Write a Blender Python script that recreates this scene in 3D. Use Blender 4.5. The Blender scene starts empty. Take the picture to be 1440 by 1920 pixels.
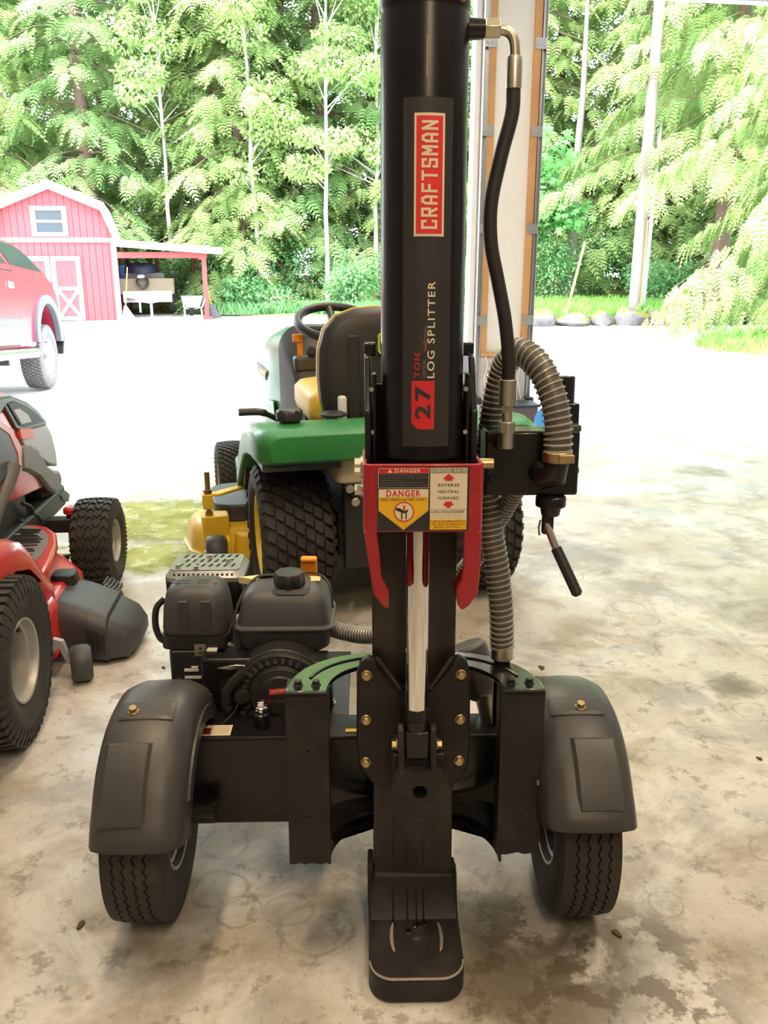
import bpy, bmesh, math, random
import numpy as np
from mathutils import Matrix, Vector, Euler
from mathutils.geometry import tessellate_polygon

# ------------------------------------------------------------------ camera, sky, sun, exposure
scene = bpy.context.scene
COL = scene.collection
PI = math.pi
R = math.radians
random.seed(7)
rng = np.random.default_rng(11)

CAM_H, PITCH, FPX = 1.32, R(17), 1600.0
cam_data = bpy.data.cameras.new('camera')
cam_data.sensor_fit = 'VERTICAL'
cam_data.sensor_height = 24.0
cam_data.lens = FPX / 1920.0 * 24.0
cam_data.clip_start = 0.02
cam_data.clip_end = 400
cam = bpy.data.objects.new('camera', cam_data)
COL.objects.link(cam)
cam.location = (0, 0, CAM_H)
cam.rotation_euler = (PI / 2 - PITCH, 0, 0)
scene.camera = cam

world = bpy.data.worlds.new('overcast_sky')
scene.world = world
world.use_nodes = True
bg = world.node_tree.nodes['Background']
bg.inputs['Color'].default_value = (0.80, 0.91, 1.0, 1)
bg.inputs['Strength'].default_value = 10.6

sun_data = bpy.data.lights.new('sun', 'SUN')
sun_data.energy = 7.0
sun_data.angle = R(25)
sun_data.color = (1.0, 0.96, 0.86)
sun = bpy.data.objects.new('sun', sun_data)
COL.objects.link(sun)
sun.rotation_euler = (R(38), 0, R(-28))     # high sun behind the garage, soft through thin cloud

vs = scene.view_settings
vs.view_transform = 'Standard'
vs.look = 'None'
vs.exposure = 0.15
vs.gamma = 1.0
vs.use_curve_mapping = False
scene.cycles.max_bounces = 6
scene.cycles.diffuse_bounces = 3
scene.cycles.glossy_bounces = 3
scene.cycles.transmission_bounces = 4
scene.cycles.sample_clamp_indirect = 6.0
scene.cycles.adaptive_threshold = 0.02

# ------------------------------------------------------------------ helpers
def tag(o, label=None, cat=None, group=None, kind=None):
    if label: o['label'] = label
    if cat: o['category'] = cat
    if group: o['group'] = group
    if kind: o['kind'] = kind
    return o

def empty(name, loc=(0, 0, 0), rz=0.0, rx=0.0, parent=None):
    o = bpy.data.objects.new(name, None)
    COL.objects.link(o)
    o.empty_display_size = 0.05
    o.location = loc
    o.rotation_euler = (rx, 0, rz)
    o.parent = parent
    return o

def copy_tree(o, parent=None):
    c = o.copy()
    COL.objects.link(c)
    c.parent = parent
    for ch in list(o.children):
        copy_tree(ch, c)
    return c

def frame_of(d):
    d = Vector(d).normalized()
    u = Vector((0, 0, 1)) if abs(d.z) < 0.9 else Vector((1, 0, 0))
    a = d.cross(u).normalized()
    b = d.cross(a).normalized()
    return a, b

class MB:
    """collects geometry for ONE mesh object"""
    def __init__(s, m=None):
        s.v = []; s.f = []; s.m = m
    def add(s, vs, fs):
        b = len(s.v)
        if s.m is not None:
            s.v += [tuple(s.m @ Vector(p)) for p in vs]
        else:
            s.v += [tuple(p) for p in vs]
        s.f += [tuple(i + b for i in f) for f in fs]
        return s
    def box(s, x0, x1, y0, y1, z0, z1):
        v = [(x0, y0, z0), (x1, y0, z0), (x1, y1, z0), (x0, y1, z0), (x0, y0, z1), (x1, y0, z1), (x1, y1, z1), (x0, y1, z1)]
        return s.add(v, [(0, 3, 2, 1), (4, 5, 6, 7), (0, 1, 5, 4), (1, 2, 6, 5), (2, 3, 7, 6), (3, 0, 4, 7)])
    def hexa(s, v):
        return s.add(v, [(0, 3, 2, 1), (4, 5, 6, 7), (0, 1, 5, 4), (1, 2, 6, 5), (2, 3, 7, 6), (3, 0, 4, 7)])
    def bar(s, p0, p1, w, h, up=(0, 0, 1)):
        p0, p1 = Vector(p0), Vector(p1)
        d = (p1 - p0).normalized(); up = Vector(up)
        a = d.cross(up).normalized(); b = a.cross(d).normalized()
        a *= w / 2; b *= h / 2
        return s.hexa([p0 - a - b, p0 + a - b, p1 + a - b, p1 - a - b, p0 - a + b, p0 + a + b, p1 + a + b, p1 - a + b])
    def cyl(s, p0, p1, r0, r1=None, n=16, cap=True):
        p0, p1 = Vector(p0), Vector(p1); r1 = r0 if r1 is None else r1
        a, b = frame_of(p1 - p0)
        v = []; f = []
        for p, r in ((p0, r0), (p1, r1)):
            for i in range(n):
                t = 2 * PI * i / n
                v.append(p + a * (r * math.cos(t)) + b * (r * math.sin(t)))
        for i in range(n):
            j = (i + 1) % n
            f.append((i, j, n + j, n + i))
        if cap:
            f.append(tuple(range(n))[::-1]); f.append(tuple(range(n, 2 * n)))
        return s.add(v, [q[::-1] for q in f])
    def tube(s, pts, r, n=10, closed=False, cap=True):
        P = [Vector(p) for p in pts]; N = len(P)
        rr = r if isinstance(r, (list, tuple)) else [r] * N
        v = []; f = []; a = None
        for i in range(N):
            if closed: d = P[(i + 1) % N] - P[i - 1]
            else: d = P[min(i + 1, N - 1)] - P[max(i - 1, 0)]
            d = d.normalized() if d.length > 1e-9 else Vector((0, 0, 1))
            if a is None: a, b = frame_of(d)
            else:
                a = (a - d * a.dot(d)).normalized(); b = d.cross(a)
            b = d.cross(a)
            for k in range(n):
                t = 2 * PI * k / n
                v.append(P[i] + a * (rr[i] * math.cos(t)) + b * (rr[i] * math.sin(t)))
        M = N if closed else N - 1
        for i in range(M):
            for k in range(n):
                k2 = (k + 1) % n; i2 = (i + 1) % N
                f.append((i * n + k, i * n + k2, i2 * n + k2, i2 * n + k))
        if cap and not closed:
            f.append(tuple(range(n))[::-1]); f.append(tuple(range((N - 1) * n, N * n)))
        return s.add(v, f)
    def lathe(s, prof, c=(0, 0, 0), axis=(0, 0, 1), n=32, closed=False):
        """prof: (radius, height along the axis)"""
        c = Vector(c); d = Vector(axis).normalized(); a, b = frame_of(d)
        v = []; f = []; N = len(prof)
        for (r, h) in prof:
            for k in range(n):
                t = 2 * PI * k / n
                v.append(c + d * h + a * (r * math.cos(t)) + b * (r * math.sin(t)))
        for i in range(N if closed else N - 1):
            i2 = (i + 1) % N
            for k in range(n):
                k2 = (k + 1) % n
                f.append((i * n + k, i2 * n + k, i2 * n + k2, i * n + k2))
        return s.add(v, f)
    def prism(s, poly, d0, d1, plane='xz', holes=()):
        """2D outline (with holes) extruded along the third axis"""
        def p3(p, d):
            return {'xz': (p[0], d, p[1]), 'xy': (p[0], p[1], d), 'yz': (d, p[0], p[1])}[plane]
        loops = [list(poly)] + [list(h) for h in holes]
        flat = [p for l in loops for p in l]; n = len(flat)
        tris = tessellate_polygon([[Vector((p[0], p[1], 0)) for p in l] for l in loops])
        v = [p3(p, d0) for p in flat] + [p3(p, d1) for p in flat]
        f = []
        if holes:
            f += [tuple(t) for t in tris] + [tuple(i + n for i in t)[::-1] for t in tris]
        else:
            f += [tuple(range(n)), tuple(range(n, 2 * n))[::-1]]
        b = 0
        for l in loops:
            m = len(l)
            for i in range(m):
                j = (i + 1) % m
                f.append((b + i, b + n + i, b + n + j, b + j))
            b += m
        return s.add(v, f)
    def loft(s, rings, closed=True, caps=True):
        n = len(rings[0]); v = [p for r in rings for p in r]; f = []
        for i in range(len(rings) - 1):
            for k in range(n if closed else n - 1):
                k2 = (k + 1) % n
                f.append((i * n + k, i * n + k2, (i + 1) * n + k2, (i + 1) * n + k))
        if caps and closed:
            f.append(tuple(range(n))[::-1]); f.append(tuple(range((len(rings) - 1) * n, len(rings) * n)))
        return s.add(v, f)
    def ball(s, c, r, n=16, m=10, top=1.0):
        r = r if isinstance(r, (tuple, list)) else (r, r, r)
        rings = []
        for i in range(m + 1):
            t = PI * i / m
            rings.append([(c[0] + r[0] * math.sin(t) * math.cos(2 * PI * k / n), c[1] + r[1] * math.sin(t) * math.sin(2 * PI * k / n), c[2] - r[2] * math.cos(t)) for k in range(n)])
        return s.loft(rings)
    def hexnut(s, c, axis, r, h, wash=True):
        c = Vector(c); d = Vector(axis).normalized()
        if wash: s.cyl(c, c + d * (h * .25), r * 1.25, n=14)
        s.cyl(c, c + d * h, r, r * .97, n=6)
        return s
    def build(s, name, mat, parent=None, bev=0.0, seg=2, smooth=35, sub=0, solid=0.0, fix=True):
        me = bpy.data.meshes.new(name)
        me.from_pydata([tuple(p) for p in s.v], [], s.f)
        if fix:
            bm = bmesh.new(); bm.from_mesh(me)
            bmesh.ops.recalc_face_normals(bm, faces=bm.faces)
            bm.to_mesh(me); bm.free()
        if smooth:
            me.polygons.foreach_set('use_smooth', [True] * len(me.polygons))
            me.set_sharp_from_angle(angle=R(smooth))
        me.materials.append(mat)
        o = bpy.data.objects.new(name, me)
        COL.objects.link(o); o.parent = parent
        if solid:
            m = o.modifiers.new('solid', 'SOLIDIFY'); m.thickness = solid; m.offset = -1
        if bev:
            m = o.modifiers.new('bevel', 'BEVEL'); m.width = bev; m.segments = seg
            m.limit_method = 'ANGLE'; m.angle_limit = R(35)
        if sub:
            m = o.modifiers.new('sub', 'SUBSURF'); m.levels = sub; m.render_levels = sub
        return o

def spline(pts, n=40):
    """Catmull-Rom through the points"""
    P = [Vector(p) for p in pts]; P = [P[0] * 2 - P[1]] + P + [P[-1] * 2 - P[-2]]
    out = []; segs = len(P) - 3
    for i in range(n + 1):
        t = i / n * segs; k = min(int(t), segs - 1); t -= k
        a, b, c, d = P[k:k + 4]
        out.append(0.5 * ((2 * b) + (c - a) * t + (2 * a - 5 * b + 4 * c - d) * t * t + (3 * b - a - 3 * c + d) * t ** 3))
    return out

def rrect(x0, x1, y0, y1, r, n=5):
    """rounded rectangle outline; r = one radius or (lower left, lower right, upper right, upper left)"""
    rs = r if isinstance(r, (tuple, list)) else (r,) * 4
    out = []
    for (cx, cy, a0, q) in ((x0, y0, PI, rs[0]), (x1, y0, 1.5 * PI, rs[1]), (x1, y1, 0, rs[2]), (x0, y1, .5 * PI, rs[3])):
        ox = cx + q * (1 if cx == x0 else -1); oy = cy + q * (1 if cy == y0 else -1)
        if q <= 0: out.append((cx, cy)); continue
        for i in range(n + 1):
            t = a0 + i / n * PI / 2
            out.append((ox + q * math.cos(t), oy + q * math.sin(t)))
    return out

def circle(cx, cy, r, n=20, ry=None):
    ry = r if ry is None else ry
    return [(cx + r * math.cos(2 * PI * i / n), cy + ry * math.sin(2 * PI * i / n)) for i in range(n)]

_text_cache = {}
def text_geo(txt, bold=0.0, cuts=0):
    """flat lettering mesh, scaled to height 1 and width 1 from (0,0)"""
    key = (txt, bold, cuts)
    if key in _text_cache: return _text_cache[key]
    cu = bpy.data.curves.new('t', 'FONT'); cu.body = txt; cu.offset = bold; cu.resolution_u = 3; cu.space_character = 1.22
    ob = bpy.data.objects.new('t', cu); COL.objects.link(ob)
    dg = bpy.context.evaluated_depsgraph_get(); dg.update()
    me = ob.evaluated_get(dg).to_mesh()
    bm = bmesh.new(); bm.from_mesh(me)
    xs = [v.co.x for v in bm.verts]; ys = [v.co.y for v in bm.verts]
    x0, x1, y0, y1 = min(xs), max(xs), min(ys), max(ys)
    for v in bm.verts:
        v.co = ((v.co.x - x0) / (x1 - x0), (v.co.y - y0) / (y1 - y0), 0)
    for i in range(1, cuts):
        bmesh.ops.bisect_plane(bm, geom=bm.verts[:] + bm.edges[:] + bm.faces[:], plane_co=(0, i / cuts, 0), plane_no=(0, 1, 0))
    bm.verts.index_update()
    out = ([tuple(v.co) for v in bm.verts], [tuple(v.index for v in f.verts) for f in bm.faces])
    bm.free(); ob.evaluated_get(dg).to_mesh_clear()
    bpy.data.objects.remove(ob); bpy.data.curves.remove(cu)
    _text_cache[key] = out
    return out

def put_text(mb, txt, fn, bold=0.0, cuts=0):
    v, f = text_geo(txt, bold, cuts)
    return mb.add([fn(p[0], p[1]) for p in v], f)

# ------------------------------------------------------------------ materials
MATS = {}
def mat(name, col, rough=0.5, metal=0.0, var=0.0, scale=8.0, bump=0.0, bscale=60.0, coat=0.0, dirt=None, dirt_amt=0.0, dirt_scale=6.0, spec=0.5, rvar=0.0, emit=None, estr=0.0):
    m = bpy.data.materials.new(name); m.use_nodes = True
    nt = m.node_tree; b = nt.nodes['Principled BSDF']
    b.inputs['Base Color'].default_value = (*col, 1)
    b.inputs['Roughness'].default_value = rough
    b.inputs['Metallic'].default_value = metal
    b.inputs['Specular IOR Level'].default_value = spec
    b.inputs['Coat Weight'].default_value = coat
    b.inputs['Coat Roughness'].default_value = 0.08
    if emit:
        b.inputs['Emission Color'].default_value = (*emit, 1); b.inputs['Emission Strength'].default_value = estr
    L = nt.links
    tc = nt.nodes.new('ShaderNodeTexCoord')
    def noise(sc, det=4):
        n = nt.nodes.new('ShaderNodeTexNoise'); n.inputs['Scale'].default_value = sc; n.inputs['Detail'].default_value = det
        L.new(tc.outputs['Object'], n.inputs['Vector']); return n
    src = None
    if var:
        n = noise(scale)
        mx = nt.nodes.new('ShaderNodeMix'); mx.data_type = 'RGBA'
        mx.inputs['A'].default_value = (*[max(0, c * (1 - var)) for c in col], 1)
        mx.inputs['B'].default_value = (*[min(1, c * (1 + var)) for c in col], 1)
        L.new(n.outputs['Fac'], mx.inputs['Factor']); src = mx.outputs['Result']
    if dirt:
        n = noise(dirt_scale, 6)
        rp = nt.nodes.new('ShaderNodeMapRange'); rp.inputs['From Min'].default_value = .5; rp.inputs['From Max'].default_value = .72
        rp.inputs['To Max'].default_value = dirt_amt
        L.new(n.outputs['Fac'], rp.inputs['Value'])
        mx = nt.nodes.new('ShaderNodeMix'); mx.data_type = 'RGBA'
        mx.inputs['A'].default_value = (*col, 1)
        if src: L.new(src, mx.inputs['A'])
        mx.inputs['B'].default_value = (*dirt, 1)
        L.new(rp.outputs['Result'], mx.inputs['Factor']); src = mx.outputs['Result']
    if src: L.new(src, b.inputs['Base Color'])
    if rvar:
        n = noise(scale * 1.7)
        rp = nt.nodes.new('ShaderNodeMapRange'); rp.inputs['To Min'].default_value = max(0, rough - rvar); rp.inputs['To Max'].default_value = min(1, rough + rvar)
        L.new(n.outputs['Fac'], rp.inputs['Value']); L.new(rp.outputs['Result'], b.inputs['Roughness'])
    if bump:
        n = noise(bscale); bp = nt.nodes.new('ShaderNodeBump'); bp.inputs['Strength'].default_value = bump; bp.inputs['Distance'].default_value = 0.004
        L.new(n.outputs['Fac'], bp.inputs['Height']); L.new(bp.outputs['Normal'], b.inputs['Normal'])
    MATS[name] = m
    return m

def leaf_mat(name, c1, c2, trans=0.45, scale=1.2):
    m = bpy.data.materials.new(name); m.use_nodes = True
    nt = m.node_tree; L = nt.links
    b = nt.nodes['Principled BSDF']; out = nt.nodes['Material Output']
    tc = nt.nodes.new('ShaderNodeTexCoord')
    n = nt.nodes.new('ShaderNodeTexNoise'); n.inputs['Scale'].default_value = scale; n.inputs['Detail'].default_value = 3
    L.new(tc.outputs['Object'], n.inputs['Vector'])
    rp = nt.nodes.new('ShaderNodeMapRange'); rp.inputs['From Min'].default_value = .3; rp.inputs['From Max'].default_value = .7
    L.new(n.outputs['Fac'], rp.inputs['Value'])
    mx = nt.nodes.new('ShaderNodeMix'); mx.data_type = 'RGBA'
    mx.inputs['A'].default_value = (*c1, 1); mx.inputs['B'].default_value = (*c2, 1)
    L.new(rp.outputs['Result'], mx.inputs['Factor'])
    L.new(mx.outputs['Result'], b.inputs['Base Color'])
    b.inputs['Roughness'].default_value = .6; b.inputs['Specular IOR Level'].default_value = .25
    t = nt.nodes.new('ShaderNodeBsdfTranslucent'); L.new(mx.outputs['Result'], t.inputs['Color'])
    ms = nt.nodes.new('ShaderNodeMixShader'); ms.inputs['Fac'].default_value = trans
    L.new(b.outputs['BSDF'], ms.inputs[1]); L.new(t.outputs['BSDF'], ms.inputs[2]); L.new(ms.outputs['Shader'], out.inputs['Surface'])
    return m

M_black = mat('gloss_black_paint', (.009, .0085, .011), .3, var=.3, coat=.2, rvar=.08, scale=14, spec=.35)
M_arch = mat('glossy_black_arch_paint', (.012, .012, .014), .2, coat=1.0)
M_barrel = mat('deep_black_barrel_paint', (.006, .0055, .0075), .30, spec=.28)
M_steel = mat('worn_black_steel', (.015, .013, .0135), .48, var=.35, scale=18, dirt=(.055, .042, .032), dirt_amt=.5, dirt_scale=14, bump=.15, bscale=90, rvar=.12, spec=.35)
M_beam = mat('greasy_brown_beam', (.024, .018, .014), .42, var=.4, scale=9, dirt=(.008, .007, .006), dirt_amt=.8, dirt_scale=12, rvar=.12)
M_satin = mat('satin_black_plastic', (.02, .02, .022), .42, var=.2, bump=.05, bscale=300)
M_dgrey = mat('dark_grey_plastic', (.055, .055, .06), .5, var=.15, bump=.08, bscale=260)
M_fender = mat('scuffed_grey_fender_plastic', (.05, .048, .05), .42, var=.25, scale=5, dirt=(.12, .10, .085), dirt_amt=.45, dirt_scale=7, bump=.08, bscale=200, rvar=.1)
M_redp = mat('red_bracket_paint', (.36, .012, .022), .35, var=.15, dirt=(.5, .08, .07), dirt_amt=.25, dirt_scale=25, coat=.2)
M_chrome = mat('chrome_rod', (.82, .81, .79), .08, 1.0, bump=.02, bscale=40)
M_zinc = mat('dull_zinc_plate', (.55, .52, .42), .36, 1.0, var=.15, scale=40)
M_brass = mat('yellow_zinc_bolt', (.50, .38, .20), .38, 1.0, var=.25, scale=60)
M_worn = mat('bare_worn_steel_edge', (.45, .38, .32), .5, .6, var=.4, scale=70)
M_rubber = mat('tyre_rubber', (.028, .026, .024), .7, var=.3, scale=10, dirt=(.10, .085, .065), dirt_amt=.35, dirt_scale=9, bump=.1, bscale=140)
M_hose = mat('black_hose_rubber', (.018, .014, .015), .55, var=.2, bump=.08, bscale=300)
M_corr = mat('grey_corrugated_hose', (.10, .09, .08), .4, var=.2, scale=30)
M_wire = mat('pale_hose_spiral', (.42, .40, .37), .35, .3)
M_cream = mat('cream_print', (.80, .70, .52), .5)
M_white = mat('white_print', (.85, .83, .76), .5)
M_redpr = mat('red_print', (.65, .02, .03), .45)
M_redbr = mat('bright_red_print', (.78, .03, .04), .45)
M_yel = mat('yellow_print', (.85, .48, .01), .45)
M_blkpr = mat('black_print', (.014, .013, .013), .5)
M_gryp = mat('grey_print', (.25, .23, .21), .5)
M_decal = mat('matte_charcoal_decal', (.024, .022, .023), .55)
M_orange = mat('orange_plastic', (.85, .28, .01), .4, var=.1)
M_rim = mat('galvanised_wheel_rim', (.5, .5, .49), .4, .85, var=.2, scale=20)
M_cable = mat('cable_sheath', (.03, .03, .03), .5)
# ------------------------------------------------------------------ the setting: slab, driveway, garage shell
GA = R(9)
G0 = Vector((0.94, 7.05, 0))
def GW(x, y, z=0.0):
    return (G0.x + x * math.cos(GA) - y * math.sin(GA), G0.y + x * math.sin(GA) + y * math.cos(GA), z)
def glocal(X, Y):
    dx, dy = X - G0.x, Y - G0.y
    return dx * math.cos(GA) + dy * math.sin(GA), -dx * math.sin(GA) + dy * math.cos(GA)
MG = Matrix.Translation(G0) @ Matrix.Rotation(GA, 4, 'Z')

def gz(X, Y):
    """height of the ground outside: the drive falls away from the slab"""
    yl = glocal(X, Y)[1]
    t = min(1, max(0, (yl - .25) / 3.3))
    z = -.30 * t
    return z

class NT:
    """small helper around a node tree"""
    def __init__(s, m):
        m.use_nodes = True; s.t = m.node_tree; s.b = s.t.nodes['Principled BSDF']
        s.geo = s.t.nodes.new('ShaderNodeNewGeometry'); s.pos = s.geo.outputs['Position']
    def n(s, typ, **kw):
        o = s.t.nodes.new(typ)
        for k, v in kw.items(): setattr(o, k, v)
        return o
    def link(s, a, b): s.t.links.new(a, b)
    def noise(s, sc, det=5, rough=.55, dist=0, vec=None):
        o = s.n('ShaderNodeTexNoise'); o.inputs['Scale'].default_value = sc; o.inputs['Detail'].default_value = det
        o.inputs['Roughness'].default_value = rough; o.inputs['Distortion'].default_value = dist
        s.link(vec or s.pos, o.inputs['Vector']); return o.outputs['Fac']
    def rng(s, v, a, b, c=0.0, d=1.0, smooth=True):
        o = s.n('ShaderNodeMapRange'); o.interpolation_type = 'SMOOTHSTEP' if smooth else 'LINEAR'
        for k, q in (('From Min', a), ('From Max', b), ('To Min', c), ('To Max', d)): o.inputs[k].default_value = q
        s.link(v, o.inputs['Value']); return o.outputs['Result']
    def math(s, op, a, b=None):
        o = s.n('ShaderNodeMath', operation=op)
        for i, q in enumerate((a, b)):
            if q is None: continue
            if isinstance(q, (int, float)): o.inputs[i].default_value = q
            else: s.link(q, o.inputs[i])
        return o.outputs[0]
    def mix(s, f, a, b):
        o = s.n('ShaderNodeMix', data_type='RGBA')
        for k, q in (('Factor', f), ('A', a), ('B', b)):
            if isinstance(q, (int, float)): o.inputs[k].default_value = q
            elif isinstance(q, tuple): o.inputs[k].default_value = (*q, 1)
            else: s.link(q, o.inputs[k])
        return o.outputs['Result']
    def dist(s, c, sx=1.0, sy=1.0, vec=None):
        """distance in the floor plane from point c, scaled"""
        o = s.n('ShaderNodeMapping'); o.vector_type = 'POINT'
        o.inputs['Scale'].default_value = (1 / sx, 1 / sy, 0)
        o.inputs['Location'].default_value = (-c[0] / sx, -c[1] / sy, 0)
        s.link(vec or s.pos, o.inputs['Vector'])
        l = s.n('ShaderNodeVectorMath', operation='LENGTH'); s.link(o.outputs['Vector'], l.inputs[0])
        return l.outputs['Value']

# ---- concrete slab with stains, old bottle rings, dirt and a wet mossy patch
m_floor = bpy.data.materials.new('stained_concrete'); T = NT(m_floor)
warp = T.n('ShaderNodeTexNoise'); warp.inputs['Scale'].default_value = 7; warp.inputs['Detail'].default_value = 4
T.link(T.pos, warp.inputs['Vector'])
wv = T.n('ShaderNodeVectorMath', operation='MULTIPLY_ADD')
T.link(warp.outputs['Color'], wv.inputs[0]); wv.inputs[1].default_value = (.16, .16, .0)
wo = T.n('ShaderNodeVectorMath', operation='ADD'); T.link(T.pos, wo.inputs[0]); wo.inputs[1].default_value = (-.08, -.08, 0)
T.link(wo.outputs[0], wv.inputs[2]); WP = wv.outputs[0]
warp2 = T.n('ShaderNodeVectorMath', operation='MULTIPLY_ADD')
T.link(warp.outputs['Color'], warp2.inputs[0]); warp2.inputs[1].default_value = (.06, .06, 0); T.link(T.pos, warp2.inputs[2])
WR = warp2.outputs[0]
big = T.noise(1.3, 6, .6); mid = T.noise(4.5, 7, .62, .4); fine = T.noise(38, 5, .7); cloud = T.noise(2.6, 8, .68, .8)
c = T.mix(T.rng(big, .36, .62), (.48, .42, .34), (.60, .58, .555))
c = T.mix(T.rng(mid, .44, .66, 0, .7), c, (.27, .225, .165))
c = T.mix(T.rng(cloud, .48, .62, 0, .75), c, (.71, .70, .68))
c = T.mix(T.rng(T.noise(3.4, 7, .65, .5), .52, .64, 0, .7), c, (.37, .375, .385))
c = T.mix(T.rng(fine, .52, .75, 0, .35), c, (.22, .19, .15))
speck = T.noise(95, 3, .8)
c = T.mix(T.math('MULTIPLY', T.rng(speck, .60, .70, 0, .8), T.rng(cloud, .40, .56, 1, .15)), c, (.10, .08, .06))
for (sx, sy, rr, am) in ((.3, 1.30, .26, .75), (.42, 1.36, .14, .7), (-.2, 1.55, .26, .4), (1.10, 2.43, .10, .7), (2.0, 5.2, .22, .55), (1.45, 1.7, .22, .45), (.9, 3.6, .30, .28), (-1.0, 1.55, .18, .35), (.35, 3.3, .2, .5), (1.4, 3.0, .25, .3)):
    d = T.dist((sx, sy), vec=WP)
    k = T.math('MULTIPLY', T.rng(d, rr * .35, rr, am, 0), T.rng(mid, .36, .50))
    c = T.mix(k, c, (.12, .095, .06))
sp_ = T.math('MULTIPLY', T.rng(T.noise(10, 9, .72), .49, .56), T.rng(T.dist((.36, 1.30), .42, .30, vec=WP), .45, 1.0, .8, 0))
c = T.mix(sp_, c, (.13, .10, .065))
sp_ = T.math('MULTIPLY', T.rng(T.noise(13, 9, .72), .55, .62), T.rng(T.dist((.2, 1.9), 3.2, 1.6, vec=WP), .5, 1.0, .55, 0))
c = T.mix(sp_, c, (.20, .165, .12))
RB = T.rng(T.noise(16, 4, .6), .36, .6, .25, 1)
for (sx, sy, rr) in ((-.355, 1.53, .058), (-.30, 1.455, .046), (-.37, 1.68, .05), (-.137, 1.415, .07), (-.20, 1.47, .05), (.60, 1.48, .035), (.885, 1.66, .04), (1.14, 2.41, .05), (1.1, 2.28, .045), (.95, 3.05, .06), (.98, 2.93, .05), (1.33, 2.2, .05), (.8, 3.4, .05), (.93, 1.56, .045)):
    d = T.dist((sx + .03, sy + .03), vec=WR)
    k = T.math('MULTIPLY', T.rng(d, rr * .86, rr, 0, 1), T.rng(d, rr, rr * 1.13, 1, 0))
    c = T.mix(T.math('MULTIPLY', T.math('MULTIPLY', k, RB), .55), c, (.20, .165, .13))
ms = None
for (sx, sy, ax, ay, am) in ((-1.15, 4.18, .62, .44, 1), (-1.02, 3.62, .33, .26, 1), (-.45, 4.0, .35, .2, .8), (-1.5, 3.6, .3, .25, .6)):
    d = T.dist((sx, sy), ax, ay, vec=WP)
    k = T.rng(d, .62, .98, am, 0)
    ms = k if ms is None else T.math('MAXIMUM', ms, k)
moss = T.mix(T.rng(T.noise(5, 6, .6), .42, .6), (.46, .44, .15), (.26, .24, .05))
moss = T.mix(T.rng(T.noise(14, 5, .6), .58, .7, 0, .8), moss, (.20, .12, .03))
c = T.mix(T.math('MULTIPLY', ms, .95), c, moss)
T.link(c, T.b.inputs['Base Color'])
rg = T.rng(mid, .3, .7, .27, .50)
wet = T.math('MULTIPLY', ms, T.rng(T.noise(9, 4), .40, .55))
T.link(T.math('SUBTRACT', rg, T.math('MULTIPLY', wet, .38)), T.b.inputs['Roughness'])
bp = T.n('ShaderNodeBump'); bp.inputs['Strength'].default_value = .12; bp.inputs['Distance'].default_value = .004
T.link(T.noise(60, 6, .7), bp.inputs['Height']); T.link(bp.outputs['Normal'], T.b.inputs['Normal'])

m_drive = bpy.data.materials.new('pale_driveway'); T = NT(m_drive)
c = T.mix(T.rng(T.noise(.8, 6, .6), .35, .65), (.56, .55, .53), (.66, .65, .62))
c = T.mix(T.rng(T.noise(25, 5, .7), .5, .8, 0, .4), c, (.45, .43, .40))
T.link(c, T.b.inputs['Base Color']); T.b.inputs['Roughness'].default_value = .8
m_soil = bpy.data.materials.new('forest_soil'); T = NT(m_soil)
c = T.mix(T.rng(T.noise(1.5, 6, .6), .4, .6), (.10, .075, .045), (.16, .20, .06))
T.link(c, T.b.inputs['Base Color']); T.b.inputs['Roughness'].default_value = .9
m_verge = bpy.data.materials.new('dirt_and_grass_edge'); T = NT(m_verge)
c = T.mix(T.rng(T.noise(3, 6, .6), .42, .55), (.42, .30, .20), (.55, .50, .42))
c = T.mix(T.rng(T.noise(22, 5, .7), .5, .7, 0, .8), c, (.22, .17, .12))
T.link(c, T.b.inputs['Base Color']); T.b.inputs['Roughness'].default_value = .9

m_drywall = mat('painted_drywall', (.86, .83, .79), .85, var=.05, scale=2, dirt=(.74, .69, .63), dirt_amt=.4, dirt_scale=2.5, bump=.04, bscale=80)
m_ceil = mat('white_ceiling_board', (.78, .77, .74), .9, var=.03)
m_ply_wall = mat('dusty_grey_wall_board', (.42, .39, .36), .85, var=.1, scale=1.5)
m_wood = mat('orange_fir_jamb', (.62, .33, .14), .6, var=.25, scale=3)
m_conc = mat('grey_stem_wall', (.55, .51, .46), .85, var=.15, scale=4, dirt=(.35, .30, .25), dirt_amt=.5, bump=.2, bscale=50)
m_track = mat('galvanised_track', (.62, .64, .67), .35, .9, var=.1, scale=5)
m_vinyl = mat('white_door_stop', (.86, .86, .88), .5, var=.03)

def struct(mb, name, m, parent=None, **kw):
    o = mb.build(name, m, parent, **kw)
    if parent is None: o['kind'] = 'structure'
    return o

XL, XR, YB, ZC = -5.3, 3.9, -10.6, 3.5          # garage shell in its own frame
DL0, DL1, DR0, DR1, DH = -4.75, -.262, .285, 3.3, 3.15
floor = struct(MB(MG).box(XL, XR, YB, .16, -.25, 0), 'floor', m_floor, smooth=0)
mb = MB(MG)
mb.box(XL - .14, XL, YB - .14, .14, -.3, ZC)
struct(mb, 'wall_left', m_ply_wall, smooth=0)
struct(MB(MG).box(XR, XR + .14, YB - .14, .14, -.3, ZC), 'wall_right', m_ply_wall, smooth=0)
struct(MB(MG).box(XL, XR, YB - .14, YB, -.3, ZC), 'wall_back', m_ply_wall, smooth=0)
mb = MB(MG)
mb.box(XL, DL0, 0, .14, 0, ZC).box(DR1, XR, 0, .14, 0, ZC).box(DL0, DR1, 0, .14, DH, ZC)
mb.box(-.12, .167, -.02, .14, .53, DH)
front = struct(mb, 'wall_front', m_drywall, smooth=0)
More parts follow.
